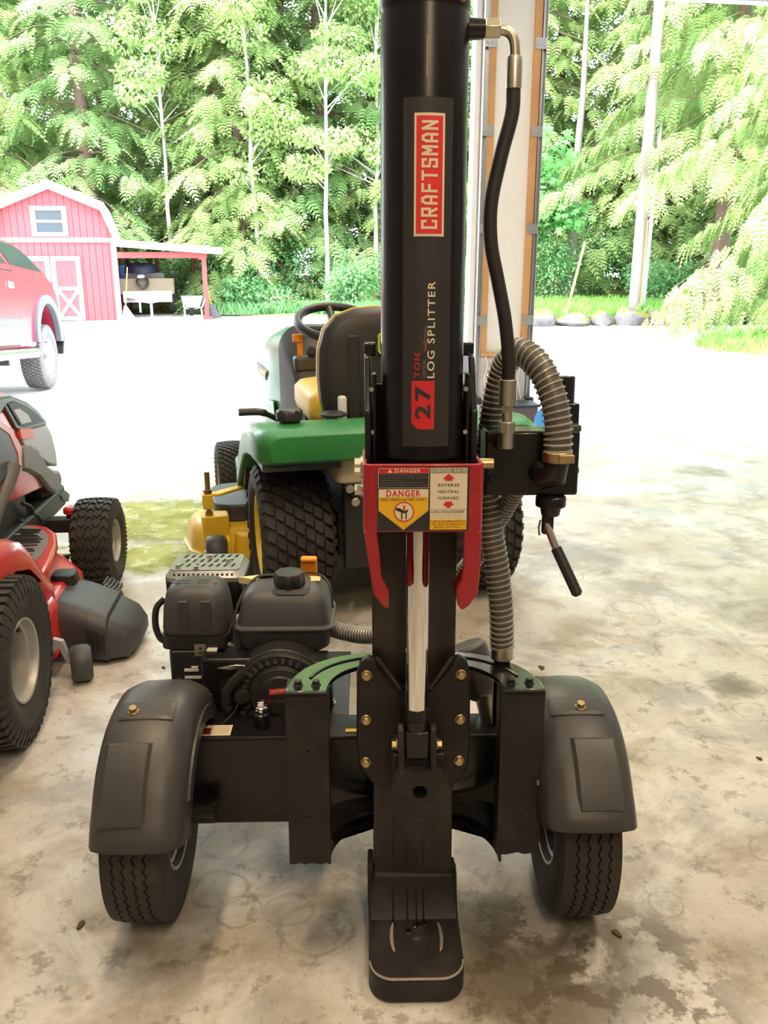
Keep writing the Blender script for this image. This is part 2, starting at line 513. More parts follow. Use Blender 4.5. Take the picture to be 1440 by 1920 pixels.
stem = MB(MG).box(-.175, .22, -.05, .16, 0, .50).build('stem_wall', m_conc, front, bev=.012)
MB(MG).box(-.17, .225, -.055, .0, .50, .535).build('sill_plate', m_wood, front, bev=.004)
struct(MB(MG).box(XL - .14, XR + .14, YB - .14, .14, ZC, ZC + .12), 'ceiling', m_ceil, smooth=0)
# jamb boards, stops and door tracks on both sides of the pier
n_trim = [0]
def trim(mb, m, **kw):
    n_trim[0] += 1
    return struct(mb, 'trim_%d' % n_trim[0], m, **kw)
trim(MB(MG).box(-.172, -.12, -.045, .14, .535, DH), m_wood, bev=.003)
trim(MB(MG).box(.167, .222, -.045, .14, .535, DH), m_wood, bev=.003)
trim(MB(MG).box(-.262, -.215, .02, .14, 0, DH), m_vinyl, bev=.004)
trim(MB(MG).box(.262, .285, .02, .14, 0, DH), m_vinyl, bev=.004)
trim(MB(MG).box(DL1 + .0, -.172, .06, .14, 0, DH), m_vinyl)
trim(MB(MG).box(.222, DR1 * 0 + .262, .06, .14, 0, DH), m_vinyl)
for (xa, xb) in ((-.215, -.175), (.226, .262)):
    mb = MB(MG)
    mb.box(xa, xb, -.010, -.004, .03, 3.1)
    mb.box(xa, xa + .006, -.055, -.004, .03, 3.1).box(xb - .006, xb, -.055, -.004, .03, 3.1)
    t = trim(mb, m_track, bev=.001)
    for z in (.75, 1.45, 2.15, 2.75):
        b = MB(MG)
        sx = -1 if xa < 0 else 1
        x0, x1 = (xa, -.125) if xa < 0 else (.172, xb)
        b.box(x0, x1, -.052, -.046, z, z + .075)
        for q in (.3, .7):
            b.cyl((x0 + (x1 - x0) * q, -.052, z + .037), (x0 + (x1 - x0) * q, -.060, z + .037), .012, n=8)
        b.build('track_bracket', m_track, t)
mb = MB(MG)
mb.box(DL0, DR1, -.03, 0, DH - .02, DH + .14)
trim(mb, m_vinyl, bev=.004)

# ground outside
def grid_mesh(name, xs, ys, zf, m, kind='structure', edge=None):
    mb = MB(); v = []; f = []
    for y in ys:
        for x in xs: v.append((x, y, zf(x, y)))
    n = len(xs)
    for j in range(len(ys) - 1):
        for i in range(n - 1): f.append((j * n + i, j * n + i + 1, (j + 1) * n + i + 1, (j + 1) * n + i))
    mb.add(v, f)
    o = mb.build(name, m, smooth=60, fix=False); o['kind'] = kind
    return o
mb = MB(MG); ys = [.16, .25] + [.25 + 3.3 * i / 6 for i in range(1, 7)] + [6, 10, 16, 24, 34]
v = []; f = []
for y in ys:
    z = -.30 * min(1, max(0, (y - .25) / 3.3)) - .002
    v += [(-30, y, z), (30, y, z)]
for j in range(len(ys) - 1): f.append((2 * j, 2 * j + 1, 2 * j + 3, 2 * j + 2))
mb.add(v, f); struct(mb, 'driveway_ground', m_drive, smooth=60)

# added unseen ceiling lights that warm the near floor and brighten the pier
m_fill = mat('lamp_tube_glow', (1, .9, .75), .5, emit=(1, .86, .66), estr=5)
m_house = mat('white_lamp_housing', (.8, .8, .78), .4)
for i, (x, y, pw) in enumerate(((.55, -1.2, 54), (-.55, 1.5, 42), (1.3, 1.4, 36), (.35, 4.7, 42))):
    t = empty('shop_light', (x, y, ZC - .14))
    tag(t, ['twin tube shop light on the ceiling above the log splitter', 'twin tube shop light on the ceiling over the red tractor side', 'twin tube shop light on the ceiling nearest the right wall', 'twin tube shop light on the ceiling nearest the garage doors'][i], 'lamp', 'ceiling shop lights')
    mb = MB(); mb.prism([(-.08, .0), (.08, .0), (.05, .14), (-.05, .14)], -.62, .62, 'xz')
    mb.build('housing', m_house, t, bev=.004)
    for s in (-1, 1):
        MB().cyl((s * .04, -.58, -.018), (s * .04, .58, -.018), .013, n=10).build('lamp_tube', m_fill, t)
    ld = bpy.data.lights.new('shop_light_glow', 'AREA'); ld.shape = 'RECTANGLE'; ld.size = .14; ld.size_y = 1.2
    ld.energy = pw; ld.color = (1.0, .76, .48)
    lo = bpy.data.objects.new('shop_light_glow', ld); COL.objects.link(lo); lo.parent = t; lo.location = (0, 0, -.035)
# ------------------------------------------------------------------ wheels shared by all the machines
def wheel(parent, c, Rt, w, rr, style, rim_mat, face=1, name='wheel', h=.009, tyre_mat=None, steer=0.0, n=48, dish=.25):
    """a tyre with raised tread (axis along x), rim and hub; face = side (+1/-1) of the dished outer rim"""
    tm = tyre_mat or M_rubber
    Mx = Matrix.Translation(Vector(c)) @ Matrix.Rotation(steer, 4, 'Z')
    Rb = Rt - h
    hw = w / 2
    def crown(x): return Rb - .10 * hw * abs(x / hw) ** 2.6
    pr = [(rr * .97, -hw * .78), (rr + .25 * (Rb - rr), -hw * .96), (rr + .55 * (Rb - rr), -hw * 1.0), (rr + .82 * (Rb - rr), -hw * .95)]
    pr += [(crown(x * hw), x * hw) for x in (-.86, -.6, -.3, 0, .3, .6, .86)]
    pr += [(r, -x) for (r, x) in pr[3::-1]]
    mb = MB(Mx); mb.lathe(pr, axis=(1, 0, 0), n=n)
    o = mb.build(name, tm, parent, smooth=60)
    tb = MB(Mx)
    a, b = frame_of((1, 0, 0))
    def P(x, t, e):
        r = crown(x) + e
        d = a * math.cos(t) + b * math.sin(t)
        return (x, d.y * r, d.z * r)
    def block(q, e=h):      # q: four (x, t)
        tb.add([P(x, t, -.004) for x, t in q] + [P(x * .985, t, e) for x, t in q], [(4, 5, 6, 7), (0, 1, 5, 4), (1, 2, 6, 5), (2, 3, 7, 6), (3, 0, 4, 7)])
    if style == 'turf':
        rows = 7; N = int(2 * PI * Rt / (w * .19))
        dt = 2 * PI / N; rw = 2 * hw * .90 / rows
        for i in range(N):
            for k in range(rows):
                x0 = -hw * .90 + k * rw + rw * .08; x1 = x0 + rw * .84
                t = (i + .5 * (k % 2)) * dt; sk = .32 * dt
                block([(x0, t), (x1, t + sk), (x1, t + sk + dt * .66), (x0, t + dt * .66)])
        for i in range(N):            # shoulder lugs that wrap down the side
            for s in (-1, 1):
                t = i * dt
                tb.add([(s * hw * .86, *P(s * hw * .86, t, h)[1:]), (s * hw * .86, *P(s * hw * .86, t + dt * .6, h)[1:]), (s * hw * 1.02, *P(0, t + dt * .6, -(Rb - rr) * .26)[1:]), (s * hw * 1.02, *P(0, t, -(Rb - rr) * .26)[1:])], [(0, 1, 2, 3)])
    elif style == 'chevron':
        N = 26; dt = 2 * PI / N
        cols = 5; cw = 2 * hw * .92 / cols
        for i in range(N):
            for k in range(cols):
                xa = -hw * .92 + k * cw; xm = xa + cw * .5; xb = xa + cw * .98; xa += cw * .02
                t = (i + .5 * (k % 2)) * dt; g = .30 * dt * (1 if k % 2 else -1)
                block([(xa, t), (xm, t + g), (xm, t + g + dt * .56), (xa, t + dt * .56)])
                block([(xm, t + g), (xb, t), (xb, t + dt * .56), (xm, t + g + dt * .56)])
        for i in range(N * 2):
            for s in (-1, 1):
                t = i * dt / 2
                q = [(s * hw * .84, *P(s * hw * .86, t, h * .9)[1:]), (s * hw * .84, *P(s * hw * .86, t + dt * .3, h * .9)[1:]), (s * hw * 1.03, *P(0, t + dt * .3, -(Rb - rr) * .30)[1:]), (s * hw * 1.03, *P(0, t, -(Rb - rr) * .30)[1:])]
                tb.add(q, [(0, 1, 2, 3)])
    elif style == 'rib':
        N = 112; dt = 2 * PI / N; edges = [-.93, -.50, -.17, .17, .50, .93]
        for k in range(5):
            for i in range(N):
                def z(e, j, side): return e * hw + side * hw * .035 + (hw * .05 * (1 if j % 2 else -1) if abs(e) < .8 else 0)
                block([(z(edges[k], i, 1), i * dt), (z(edges[k + 1], i, -1), i * dt), (z(edges[k + 1], i + 1, -1), (i + 1) * dt), (z(edges[k], i + 1, 1), (i + 1) * dt)])
    elif style == 'bars':
        N = 46; dt = 2 * PI / N
        for i in range(N):
            t = i * dt
            for s in (-1, 1):
                block([(s * hw * .06, t + dt * .5), (s * hw * .92, t), (s * hw * .92, t + dt * .55), (s * hw * .06, t + dt * 1.0)])
                q = [(s * hw * .90, *P(s * hw * .92, t, h * .9)[1:]), (s * hw * .90, *P(s * hw * .92, t + dt * .55, h * .9)[1:]), (s * hw * 1.03, *P(0, t + dt * .45, -(Rb - rr) * .42)[1:]), (s * hw * 1.03, *P(0, t + dt * .1, -(Rb - rr) * .42)[1:])]
                tb.add(q, [(0, 1, 2, 3)])
    elif style == 'at':
        N = 54; dt = 2 * PI / N; rows = 6; rw = 2 * hw * .92 / rows
        for i in range(N):
            for k in range(rows):
                x0 = -hw * .92 + k * rw + rw * .1; t = (i + .5 * (k % 2)) * dt
                block([(x0, t), (x0 + rw * .8, t + .2 * dt), (x0 + rw * .8, t + .85 * dt), (x0, t + .65 * dt)])
    if tb.v:
        tb.build('tread', tm, o, smooth=0, fix=True)
    s = face
    rim = MB(Mx)
    rp = [(rr * 1.04, s * hw * .80), (rr * 1.02, s * hw * .86), (rr * .97, s * hw * .84), (rr * .93, s * hw * .62), (rr * .86, s * hw * .58), (rr * .80, s * hw * (.58 - dish)), (rr * .55, s * hw * (.45 - dish)), (rr * .34, s * hw * (.50 - dish)), (rr * .30, s * hw * (.62 - dish)), (0.001, s * hw * (.62 - dish))]
    rim.lathe(rp, axis=(1, 0, 0), n=36)
    s = -face
    rp = [(rr * 1.04, s * hw * .80), (rr * 1.02, s * hw * .86), (rr * .97, s * hw * .84), (rr * .93, s * hw * .62), (rr * .88, s * hw * .5), (rr * .84, -s * hw * .1), (rr * .25, -s * hw * .12), (.001, -s * hw * .12)]
    rim.lathe(rp, axis=(1, 0, 0), n=36)
    rm = rim.build('rim', rim_mat, o, smooth=40)
    mb = MB(Mx)
    mb.cyl((face * hw * (.5 - dish), 0, 0), (face * hw * (.9 - dish), 0, 0), rr * .20, n=16)
    mb.build('hub', M_satin, o, bev=.002)
    mb = MB(Mx)
    mb.cyl((face * hw * .3, 0, rr * .72), (face * hw * .82, 0, rr * .80), .006, n=8)
    mb.build('valve_stem', M_satin, o)
    return o

# ------------------------------------------------------------------ the log splitter
SP = empty('log_splitter', (0.0575, 1.42, 0), R(1.2))
tag(SP, 'black upright hydraulic log splitter with small engine and two fendered wheels', 'log splitter')
TILT = Matrix.Rotation(R(-4.0), 4, 'X')          # the beam leans back a little
def MT(): return MB(TILT)

# beam and foot
mb = MT()
mb.box(-.078, .078, 0, .012, .045, 1.10).box(-.007, .007, .012, .135, .045, 1.10).box(-.078, .078, .135, .147, .045, 1.06)
mb.build('beam', M_beam, SP, bev=.0025)
mb = MB()
mb.prism(rrect(-.089, .089, -.187, .03, (.045, .045, .008, .008), 8), 0, .055, 'xy')
foot = mb.build('foot_plate', M_steel, SP, bev=.006, seg=3)
mb = MB(); mb.prism([(-.045, .05), (-.012, .085), (.0, .125), (.03, .135), (.03, .05)], -.0885, .0885, 'yz')
mb.box(-.0905, -.079, -.004, .05, .05, .153).box(.079, .0875, -.004, .05, .05, .130)
mb.build('foot_heel', M_steel, foot, bev=.004)
e = [(p[0], p[1], .0535) for p in rrect(-.0865, .0865, -.1845, .0, (.043, .043, .002, .002), 10)]
front_edge = [p for p in e if p[1] < -.10]
front_edge.sort(key=lambda p: math.atan2(p[0], -(p[1] + .09)))
MB().tube(front_edge, .0022, n=6).build('worn_edge', M_worn, foot)
for s in (-1, 1):
    arc = [(.003 + s * (.048 + .010 * math.cos(t) - .010), -.085 + .042 * math.sin(t), .0555) for t in [R(a) for a in range(-62, 63, 12)]]
    MB().tube(arc, [.001 + .0028 * math.sin(PI * i / (len(arc) - 1)) ** .5 for i in range(len(arc))], n=8).build('weld_ridge', M_worn, foot)
MB().ball((.003, -.085, .0545), (.012, .010, .003), 12, 6).build('boss', M_steel, foot)
# oil runs down the beam on to the foot
m_oil = mat('wet_black_oil', (.004, .0035, .003), .06)
for (x, z1, y2) in ((-.040, .30, -.05), (-.012, .20, -.065), (.006, .26, -.05), (.020, .24, -.045)):
    MT().tube([(x, .0004, z1), (x, .0002, .14)], [.0008, .0022], n=6).build('oil_streak', m_oil, SP)
    MB().tube([(x, -.003, .112), (x, -.0125, .0855), (x, -.030, .0665), (x, -.0455, .0545)], [.0012, .0016, .0016, .002], n=6).build('oil_streak', m_oil, foot)
    MB().ball((x, y2 - .004, .0552), (.006 if x != .006 else .011, .008, .0012), 12, 6).build('oil_drop', m_oil, foot)

# guide plate, bolts, wedge, clevis
gp = [(-.108, .565), (-.100, .588), (-.086, .598), (-.072, .592), (-.028, .540), (.028, .540), (.072, .592), (.084, .598), (.098, .588), (.105, .565), (.107, .42), (.104, .372), (.086, .338), (.05, .322), (-.05, .322), (-.080, .338), (-.106, .376), (-.110, .42)]
guide = MT().prism(gp, -.022, -.003, 'xz').build('guide_plate', M_steel, SP, bev=.004)
for s in (-1, 1): MT().box(min(s * .082, s * .104), max(s * .082, s * .104), -.004, .034, .35, .57).build('guide_gib', M_steel, SP, bev=.003)
for s in (-1, 1):
    mb = MT(); mb.hexa([(s * .022, -.055, .545), (s * .030, -.050, .545), (s * .075, -.024, .60), (s * .066, -.022, .60), (s * .022, -.022, .525), (s * .030, -.022, .525), (s * .078, -.018, .582), (s * .066, -.018, .582)])
    mb.build('gusset', M_steel, guide, bev=.002)
for (x, z) in ((-.0895, .562), (-.091, .472), (-.092, .384), (.087, .562), (.087, .471), (.086, .385)):
    MT().hexnut((x, -.022, z), (0, -1, 0), .0085, .010).build('bolt', M_brass, guide, bev=.0012)
# wedge: a pointed block with a drilled hole
wo = [(-.046, .372), (-.046, .398), (-.041, .412), (-.030, .421), (.042, .421), (.052, .412), (.057, .398), (.057, .372), (.044, .330), (.003, .258), (-.034, .330)]
wedge = MT().prism(wo, -.130, -.024, 'xz', holes=[circle(.005, .383, .0128, 20)]).build('wedge', M_steel, SP, bev=.003)
MT().hexa([(-.001, -.135, .262), (.007, -.135, .262), (.007, -.02, .262), (-.001, -.02, .262), (-.012, -.1305, .33), (.018, -.1305, .33), (.018, -.02, .33), (-.012, -.02, .33)]).build('wedge_edge', M_steel, wedge, bev=.002)
MT().box(-.044, .054, -.10, -.022, .40, .442).build('wedge_head', M_steel, wedge, bev=.004)
for s, x0 in ((-1, -.034), (1, .024)):
    mb = MT(); mb.prism([(-.125, .405), (-.118, .425), (-.100, .49), (-.088, .497), (-.072, .49), (-.06, .44), (-.06, .405)], x0, x0 + .012, 'yz')
    mb.build('clevis_lug', M_steel, wedge, bev=.003)
    MT().hexnut((x0 + (.012 if s > 0 else 0), -.090, .456), (s, 0, 0), .0095, .011).build('pin_nut', M_brass, wedge, bev=.001)
mb = MT(); mb.cyl((.0, -.085, .445), (0, -.085, .512), .0215, n=24).cyl((0, -.085, .505), (0, -.085, .53), .024, .021, n=24).box(-.020, .022, -.107, -.06, .435, .487)
rod = MT().cyl((0, -.085, .50), (0, -.085, .99), .0205, n=40).build('piston_rod', M_chrome, SP)
mb.build('rod_end', M_black, rod, bev=.003)

# cylinder with its decals
CR, CY, CX = .0675, -.085, .005
mb = MT(); mb.lathe([(.001, .955), (.058, .955), (.0645, .962), (.0645, .985), (CR, .990), (CR, 1.652), (.0665, 1.656), (.0665, 1.660), (CR + .0012, 1.664), (CR + .0012, 1.674), (.062, 1.680), (.001, 1.680)], (CX, CY, 0), n=64)
cyl = mb.build('hydraulic_cylinder', M_barrel, SP, smooth=30)
def wrapf(x0, z0, dx, dz, off):
    """decal space: u runs up the barrel, v runs round it to the left (text reads upwards)"""
    def fn(u, v):
        x = x0 - dx * v if False else x0 + dx * v
        z = z0 + dz * u
        t = (x - CX) / CR
        return (CX + (CR + off) * math.sin(t), CY - (CR + off) * math.cos(t), z)
    return fn
def decal(name, xa, xb, za, zb, off, m, parent, cut=0.0, n=8):
    """a patch wrapped on the barrel between arc positions xa..xb"""
    mb = MT(); v = []; f = []
    for i in range(n + 1):
        x = xa + (xb - xa) * i / n
        zl = za + max(0, cut - (x - xa)) if cut else za
        for z in (zl, zb):
            t = (x - CX) / CR
            v.append((CX + (CR + off) * math.sin(t), CY - (CR + off) * math.cos(t), z))
    for i in range(n): f.append((2 * i, 2 * i + 2, 2 * i + 3, 2 * i + 1))
    return mb.add(v, f).build(name, m, parent, smooth=60, fix=False)
# letters read from bottom to top: text x -> +z, text y -> towards -x
def vtext(txt, m, xa, xb, za, zb, off, parent, bold=.0, name='lettering'):
    mb = MT()
    def fn(p, q):
        x = xb + (xa - xb) * q
        t = (x - CX) / CR
        return (CX + (CR + off) * math.sin(t), CY - (CR + off) * math.cos(t), za + (zb - za) * p)
    put_text(mb, txt, fn, bold, 4)
    o = mb.build(name, m, parent, smooth=0, fix=False)
    return o
dp = decal('decal_panel', -.031, .047, 1.012, 1.530, .0006, M_decal, SP)
decal('decal_border', -.0135, .0325, 1.334, 1.508, .0012, M_cream, dp)
decal('decal_field', -.0102, .0290, 1.338, 1.504, .0017, M_redbr, dp)
# block capitals of the maker's name, built from strokes
GLY = {'C': [(0, 0, 0, 1), (0, 0, 1, 0), (0, 1, 1, 1), (1, 0, 1, .22), (1, .78, 1, 1)], 'R': [(0, 0, 0, 1), (0, 1, 1, 1), (1, .48, 1, 1), (0, .48, 1, .48), (.45, .48, 1, 0)],
       'A': [(0, 0, 0, .75), (1, 0, 1, .75), (0, .75, .28, 1), (1, .75, .72, 1), (.28, 1, .72, 1), (0, .38, 1, .38)], 'F': [(0, 0, 0, 1), (0, 1, 1, 1), (0, .52, .85, .52)],
       'T': [(.5, 0, .5, 1), (-.08, 1, 1.08, 1)], 'S': [(0, 1, 1, 1), (0, .55, 0, 1), (0, .53, 1, .47), (1, 0, 1, .45), (0, 0, 1, 0), (1, .80, 1, 1), (0, 0, 0, .2)],
       'M': [(-.05, 0, -.05, 1), (1.05, 0, 1.05, 1), (0, 1, .5, .45), (1, 1, .5, .45)], 'N': [(0, 0, 0, 1), (1, 0, 1, 1), (0, 1, 1, 0)]}
def strokes_text(word, m, xa, xb, za, zb, off, parent):
    mb = MT(); H_ = xb - xa; adv = (zb - za) / len(word); lw = adv * .54; st = adv * .21; ins = st / 2
    def P(p, q):      # p along the word (up the barrel), q glyph height
        t = (xb - q - CX) / CR
        return (CX + (CR + off) * math.sin(t), CY - (CR + off) * math.cos(t), za + p)
    for k, ch_ in enumerate(word):
        o_ = k * adv + adv * .23
        for (x0, y0, x1, y1) in GLY[ch_]:
            a = Vector((o_ + x0 * lw, ins + y0 * (H_ - st))); b = Vector((o_ + x1 * lw, ins + y1 * (H_ - st)))
            d = (b - a).normalized(); n = Vector((-d.y, d.x)) * ins; a = a - d * ins; b = b + d * ins
            K = 4; v = []
            for i in range(K + 1):
                c = a.lerp(b, i / K); v += [P(*(c + n)), P(*c), P(*(c - n))]
            mb.add(v, [f for i in range(K) for f in ((3 * i, 3 * i + 1, 3 * i + 4, 3 * i + 3), (3 * i + 1, 3 * i + 2, 3 * i + 5, 3 * i + 4))])
    return mb.build('lettering', m, parent, smooth=0, fix=False)
strokes_text('CRAFTSMAN', M_cream, -.0025, .0215, 1.3425, 1.4995, .0022, dp)
decal('number_field', -.0155, .0205, 1.040, 1.1165, .0012, M_redpr, dp, cut=.010)
vtext('27', M_decal, -.0100, .0150, 1.0565, 1.1085, .0018, dp, .03)
vtext('TON', M_redpr, -.0115, -.0025, 1.122, 1.1585, .0014, dp, .01)
vtext('U.S.', M_redpr, .0010, .0065, 1.165, 1.180, .0014, dp)
vtext('VERTICAL', M_gryp, .0015, .0065, 1.122, 1.150, .0014, dp)
vtext('HORIZONTAL', M_gryp, .0038, .0078, 1.163, 1.202, .0014, dp)
vtext('LOG SPLITTER', M_cream, .0085, .0200, 1.121, 1.268, .0014, dp, .012)
m_scr = mat('pale_scratch', (.35, .30, .25), .6)
decal('scratch', .0035, .0050, 1.555, 1.612, .0005, m_scr, dp)
MT().ball((CX + .052, CY - .046, 1.668), (.007, .006, .006), 10, 8).build('cap_rust_spot', mat('rust_spot', (.5, .22, .05), .7), cyl)

# mounting plates either side of the barrel
for s in (-1, 1):
    mb = MT()
    x0, x1 = (-.0900, -.0790) if s < 0 else (.0840, .0950)
    mb.prism([(-.115, .93), (-.115, 1.065), (-.10, 1.075), (-.06, 1.150), (-.02, 1.158), (.14, 1.158), (.147, .93)], x0, x1, 'yz')
    pl = mb.build('mount_plate', M_black, SP, bev=.003)
    mb = MT()
    mb.box(*((-.0905, -.070) if s < 0 else (.076, .0965)), -.035, .02, 1.150, 1.172)
    mb.build('mount_tab', M_black, pl, bev=.003)
    mb = MT(); x = -.0745 if s < 0 else .0795
    mb.box(x - .004, x + .004, -.108, -.060, .975, 1.125)
    mb.build('mount_strap', M_black, pl, bev=.003)
    for z in (1.03, 1.10):
        MT().cyl((x - .004, -.108, z), (x - .004, -.111, z), .004, n=8).build('rivet', M_zinc, pl)
    mb = MT(); mb.cyl((s * .03 + CX, -.085, .97), (s * .03 + CX, -.085, .99), .01, n=10)

# red stripper band with its warning stickers
BX0, BX1, BY, BZ0, BZ1 = -.0935, .1010, -.166, .874, .986
def bent(x0, x1, yf, yb, r, t):
    o = rrect(x0, x1, yf, yb + .3, (r, r, 0, 0), 6); i = rrect(x0 + t, x1 - t, yf + t, yb + .3, (max(.002, r - t),) * 2 + (0, 0), 6)
    o = [p for p in o if p[1] < yb]; i = [p for p in i if p[1] < yb]
    o.sort(key=lambda p: 0) if False else None
    oo = [(x0, yb)] + o + [(x1, yb)]; ii = [(x1 - t, yb)] + i[::-1] + [(x0 + t, yb)]
    return oo + ii
band = MT().prism(bent(BX0, BX1, BY, -.005, .012, .007), BZ0, BZ1, 'xy').build('stripper_band', M_redp, SP, bev=.002)
mb = MT(); mb.prism([(-.093, .876), (-.0715, .876), (-.0665, .83), (-.0645, .798), (-.052, .772), (-.0525, .742), (-.062, .746), (-.0755, .765), (-.0815, .80)], -.165, -.150, 'xz')
mb.build('stripper_arm', M_redp, band, bev=.003)
mb = MT(); mb.prism([(-.093, .876), (-.0835, .876), (-.0735, .77), (-.0560, .745), (-.0775, .762)], -.152, -.02, 'xz')
mb.build('stripper_arm', M_redp, band, bev=.003)
mb = MT(); mb.prism([(.070, .876), (.100, .876), (.0985, .80), (.0955, .768), (.083, .748), (.0705, .738), (.0625, .748), (.0605, .775), (.0685, .792), (.071, .82)], -.165, -.150, 'xz')
mb.build('stripper_arm', M_redp, band, bev=.003)
mb = MT(); mb.prism([(.091, .876), (.100, .876), (.0955, .768), (.066, .740), (.087, .772)], -.152, -.02, 'xz')
mb.build('stripper_arm', M_redp, band, bev=.003)
YS = BY - .0006
def flat(name, poly, m, lay, parent):
    y = YS - .0004 * lay
    return MT().prism(poly, y, y + .0004, 'xz').build(name, m, parent, smooth=0)
def rect(x0, x1, z0, z1): return [(x0, z0), (x1, z0), (x1, z1), (x0, z1)]
def ftext(txt, m, x0, x1, z0, z1, lay, parent, bold=.0):
    y = YS - .0004 * lay - .0002
    mb = MT(); put_text(mb, txt, lambda p, q: (x0 + (x1 - x0) * p, y, z0 + (z1 - z0) * q), bold)
    return mb.build('lettering', m, parent, smooth=0, fix=False)
d1 = flat('danger_sticker', rect(-.0705, .0775, .8765, .9815), M_decal, 0, SP)
# upper left: DANGER header with small print
flat('sticker_border', rect(-.0690, .0125, .9475, .9800), M_cream, 1, d1)
flat('sticker_header', rect(-.0682, .0118, .9715, .9795), M_redpr, 2, d1)
flat('sticker_field', rect(-.0682, .0118, .9483, .9710), M_decal, 2, d1)
ftext('DANGER', M_cream, -.0420, -.0010, .9728, .9785, 2, d1, .02)
flat('warning_triangle', [(-.0535, .9728), (-.0465, .9728), (-.050, .9788)], M_cream, 3, d1)
for i, s_ in enumerate(('Do not use your hands to dislodge log from wedge.', 'Keep hands away from wedge, end plate, partially split', 'wood and moving parts.', 'If the wedge moves FORWARD and the control handle', 'releases, STOP use IMMEDIATELY and have it serviced')):
    wd = (.072, .074, .034, .068, .074)[i]
    ftext(s_, M_gryp, -.0640, -.0640 + wd, .9667 - i * .0040, .9693 - i * .0040, 2, d1)
# shield: DANGER KEEP HANDS and FEET AWAY
flat('shield_border', [(-.0690, .9460), (.0125, .9460), (.0125, .9100), (-.0283, .8775), (-.0690, .9100)], M_gryp, 1, d1)
flat('shield_field', [(-.0680, .9452), (.0115, .9452), (.0115, .9105), (-.0283, .8788), (-.0680, .9105)], M_yel, 2, d1)
flat('shield_header', rect(-.0680, .0115, .9325, .9452), M_cream, 3, d1)
ftext('DANGER', M_redpr, -.0560, -.0010, .9335, .9443, 3, d1, .03)
ftext('KEEP HANDS and FEET AWAY', M_blkpr, -.0645, .0080, .9265, .9310, 3, d1, .008)
flat('pictogram_ring', circle(-.0275, .9085, .0165, 28), M_redpr, 3, d1)
flat('pictogram_disc', circle(-.0275, .9085, .0145, 28), M_cream, 4, d1)
flat('pictogram_hand', [(-.0415, .9155), (-.034, .9145), (-.0265, .9095), (-.0215, .9125), (-.0205, .9105), (-.0245, .9060), (-.0300, .9070), (-.0405, .9115)], M_blkpr, 5, d1)
flat('pictogram_post', rect(-.0320, -.0300, .8960, .9070), M_blkpr, 5, d1)
flat('pictogram_post', rect(-.0250, -.0230, .8960, .9090), M_blkpr, 5, d1)
flat('pictogram_wedge', [(-.0288, .9195), (-.0258, .9195), (-.0258, .9110), (-.0273, .9085), (-.0288, .9110)], M_redpr, 6, d1)
# right: control valve card
flat('valve_card', rect(.0145, .0740, .8785, .9800), M_cream, 1, d1)
flat('card_header', rect(.0158, .0728, .9715, .9790), M_gryp, 2, d1)
ftext('CONTROL VALVE', M_cream, .0170, .0716, .9727, .9780, 2, d1, .025)
flat('arrow', [(.0345, .9625), (.0440, .9705), (.0540, .9625), (.0500, .9625), (.0500, .9590), (.0385, .9590), (.0385, .9625)], M_redpr, 2, d1)
flat('arrow', [(.0345, .9215), (.0440, .9135), (.0540, .9215), (.0500, .9215), (.0500, .9250), (.0385, .9250), (.0385, .9215)], M_redpr, 2, d1)
for i, s_ in enumerate(('REVERSE', 'NEUTRAL', 'FORWARD')):
    ftext(s_, M_blkpr, .0275, .0610, .9495 - i * .0107, .9545 - i * .0107, 1, d1, .02)
flat('card_rule', rect(.0145, .0740, .9115, .9120), M_gryp, 2, d1)
ftext('LOG DISLODGER', M_blkpr, .0170, .0695, .9060, .9100, 1, d1, .02)
ftext('Fully retract wedge, lodged wood', M_gryp, .0165, .0700, .9012, .9038, 1, d1)
ftext('will be automatically dislodged.', M_gryp, .0165, .0665, .8970, .8996, 1, d1)
flat('card_footer', rect(.0145, .0740, .8785, .8950), M_yel, 2, d1)
for i, (s_, a_, b_) in enumerate((('LUBRICATE BEAM BEFORE EACH', .0165, .0715), ('USE. REFER TO OPERATOR\'S', .0180, .0690), ('MANUAL FOR DETAILS.', .0225, .0640))):
    ftext(s_, M_blkpr, a_, b_, .8905 - i * .0048, .8938 - i * .0048, 2, d1, .01)
MT().cyl((.101, -.10, .975), (.125, -.10, .975), .009, n=12).build('valve_nipple', M_brass, SP)
for z in (.985, .972, .94):
    MT().hexnut((-.0935, -.09, z - .01), (-1, 0, 0), .010, .014).build('mount_bolt', M_zinc, SP)

# control valve and handle
V0 = MT().box(.121, .287, -.032, .040, .905, 1.020).build('control_valve', M_black, SP, bev=.005)
for (x, z) in ((.135, .935), (.135, 1.005)):
    MT().cyl((x, -.032, z), (x, -.038, z), .009, .007, n=12).build('valve_plug', M_black, V0)
MT().box(.252, .290, -.005, .032, 1.018, 1.065).build('valve_tower', M_black, V0, bev=.003)
MT().cyl((.266, .014, 1.06), (.266, .014, 1.112), .018, n=16).build('spool_cap', M_black, V0, bev=.002)
MT().box(.262, .289, -.03, .03, 1.018, 1.030).build('valve_cap', M_dgrey, V0, bev=.003)
mb = MT(); mb.cyl((.240, -.03, .905), (.240, -.03, .885), .027, n=20).cyl((.240, -.03, .889), (.240, -.03, .868), .020, .016, n=16)
mb.build('spool_boot', M_black, V0, bev=.003)
MT().cyl((.287, .0, .945), (.294, .0, .945), .006, n=10).build('side_screw', M_black, V0)
mb = MT(); mb.box(.226, .246, -.037, -.022, .835, .872)
mb.build('handle_clevis', M_black, V0, bev=.003)
MT().tube([(.222, -.035, .862), (.219, -.036, .848), (.2205, -.037, .834)], .0018, n=6).build('cotter_pin', mat('rusty_pin', (.25, .08, .05), .6), V0)
h0, h1, h2 = Vector((.233, -.030, .855)), Vector((.250, -.044, .812)), Vector((.284, -.075, .737))
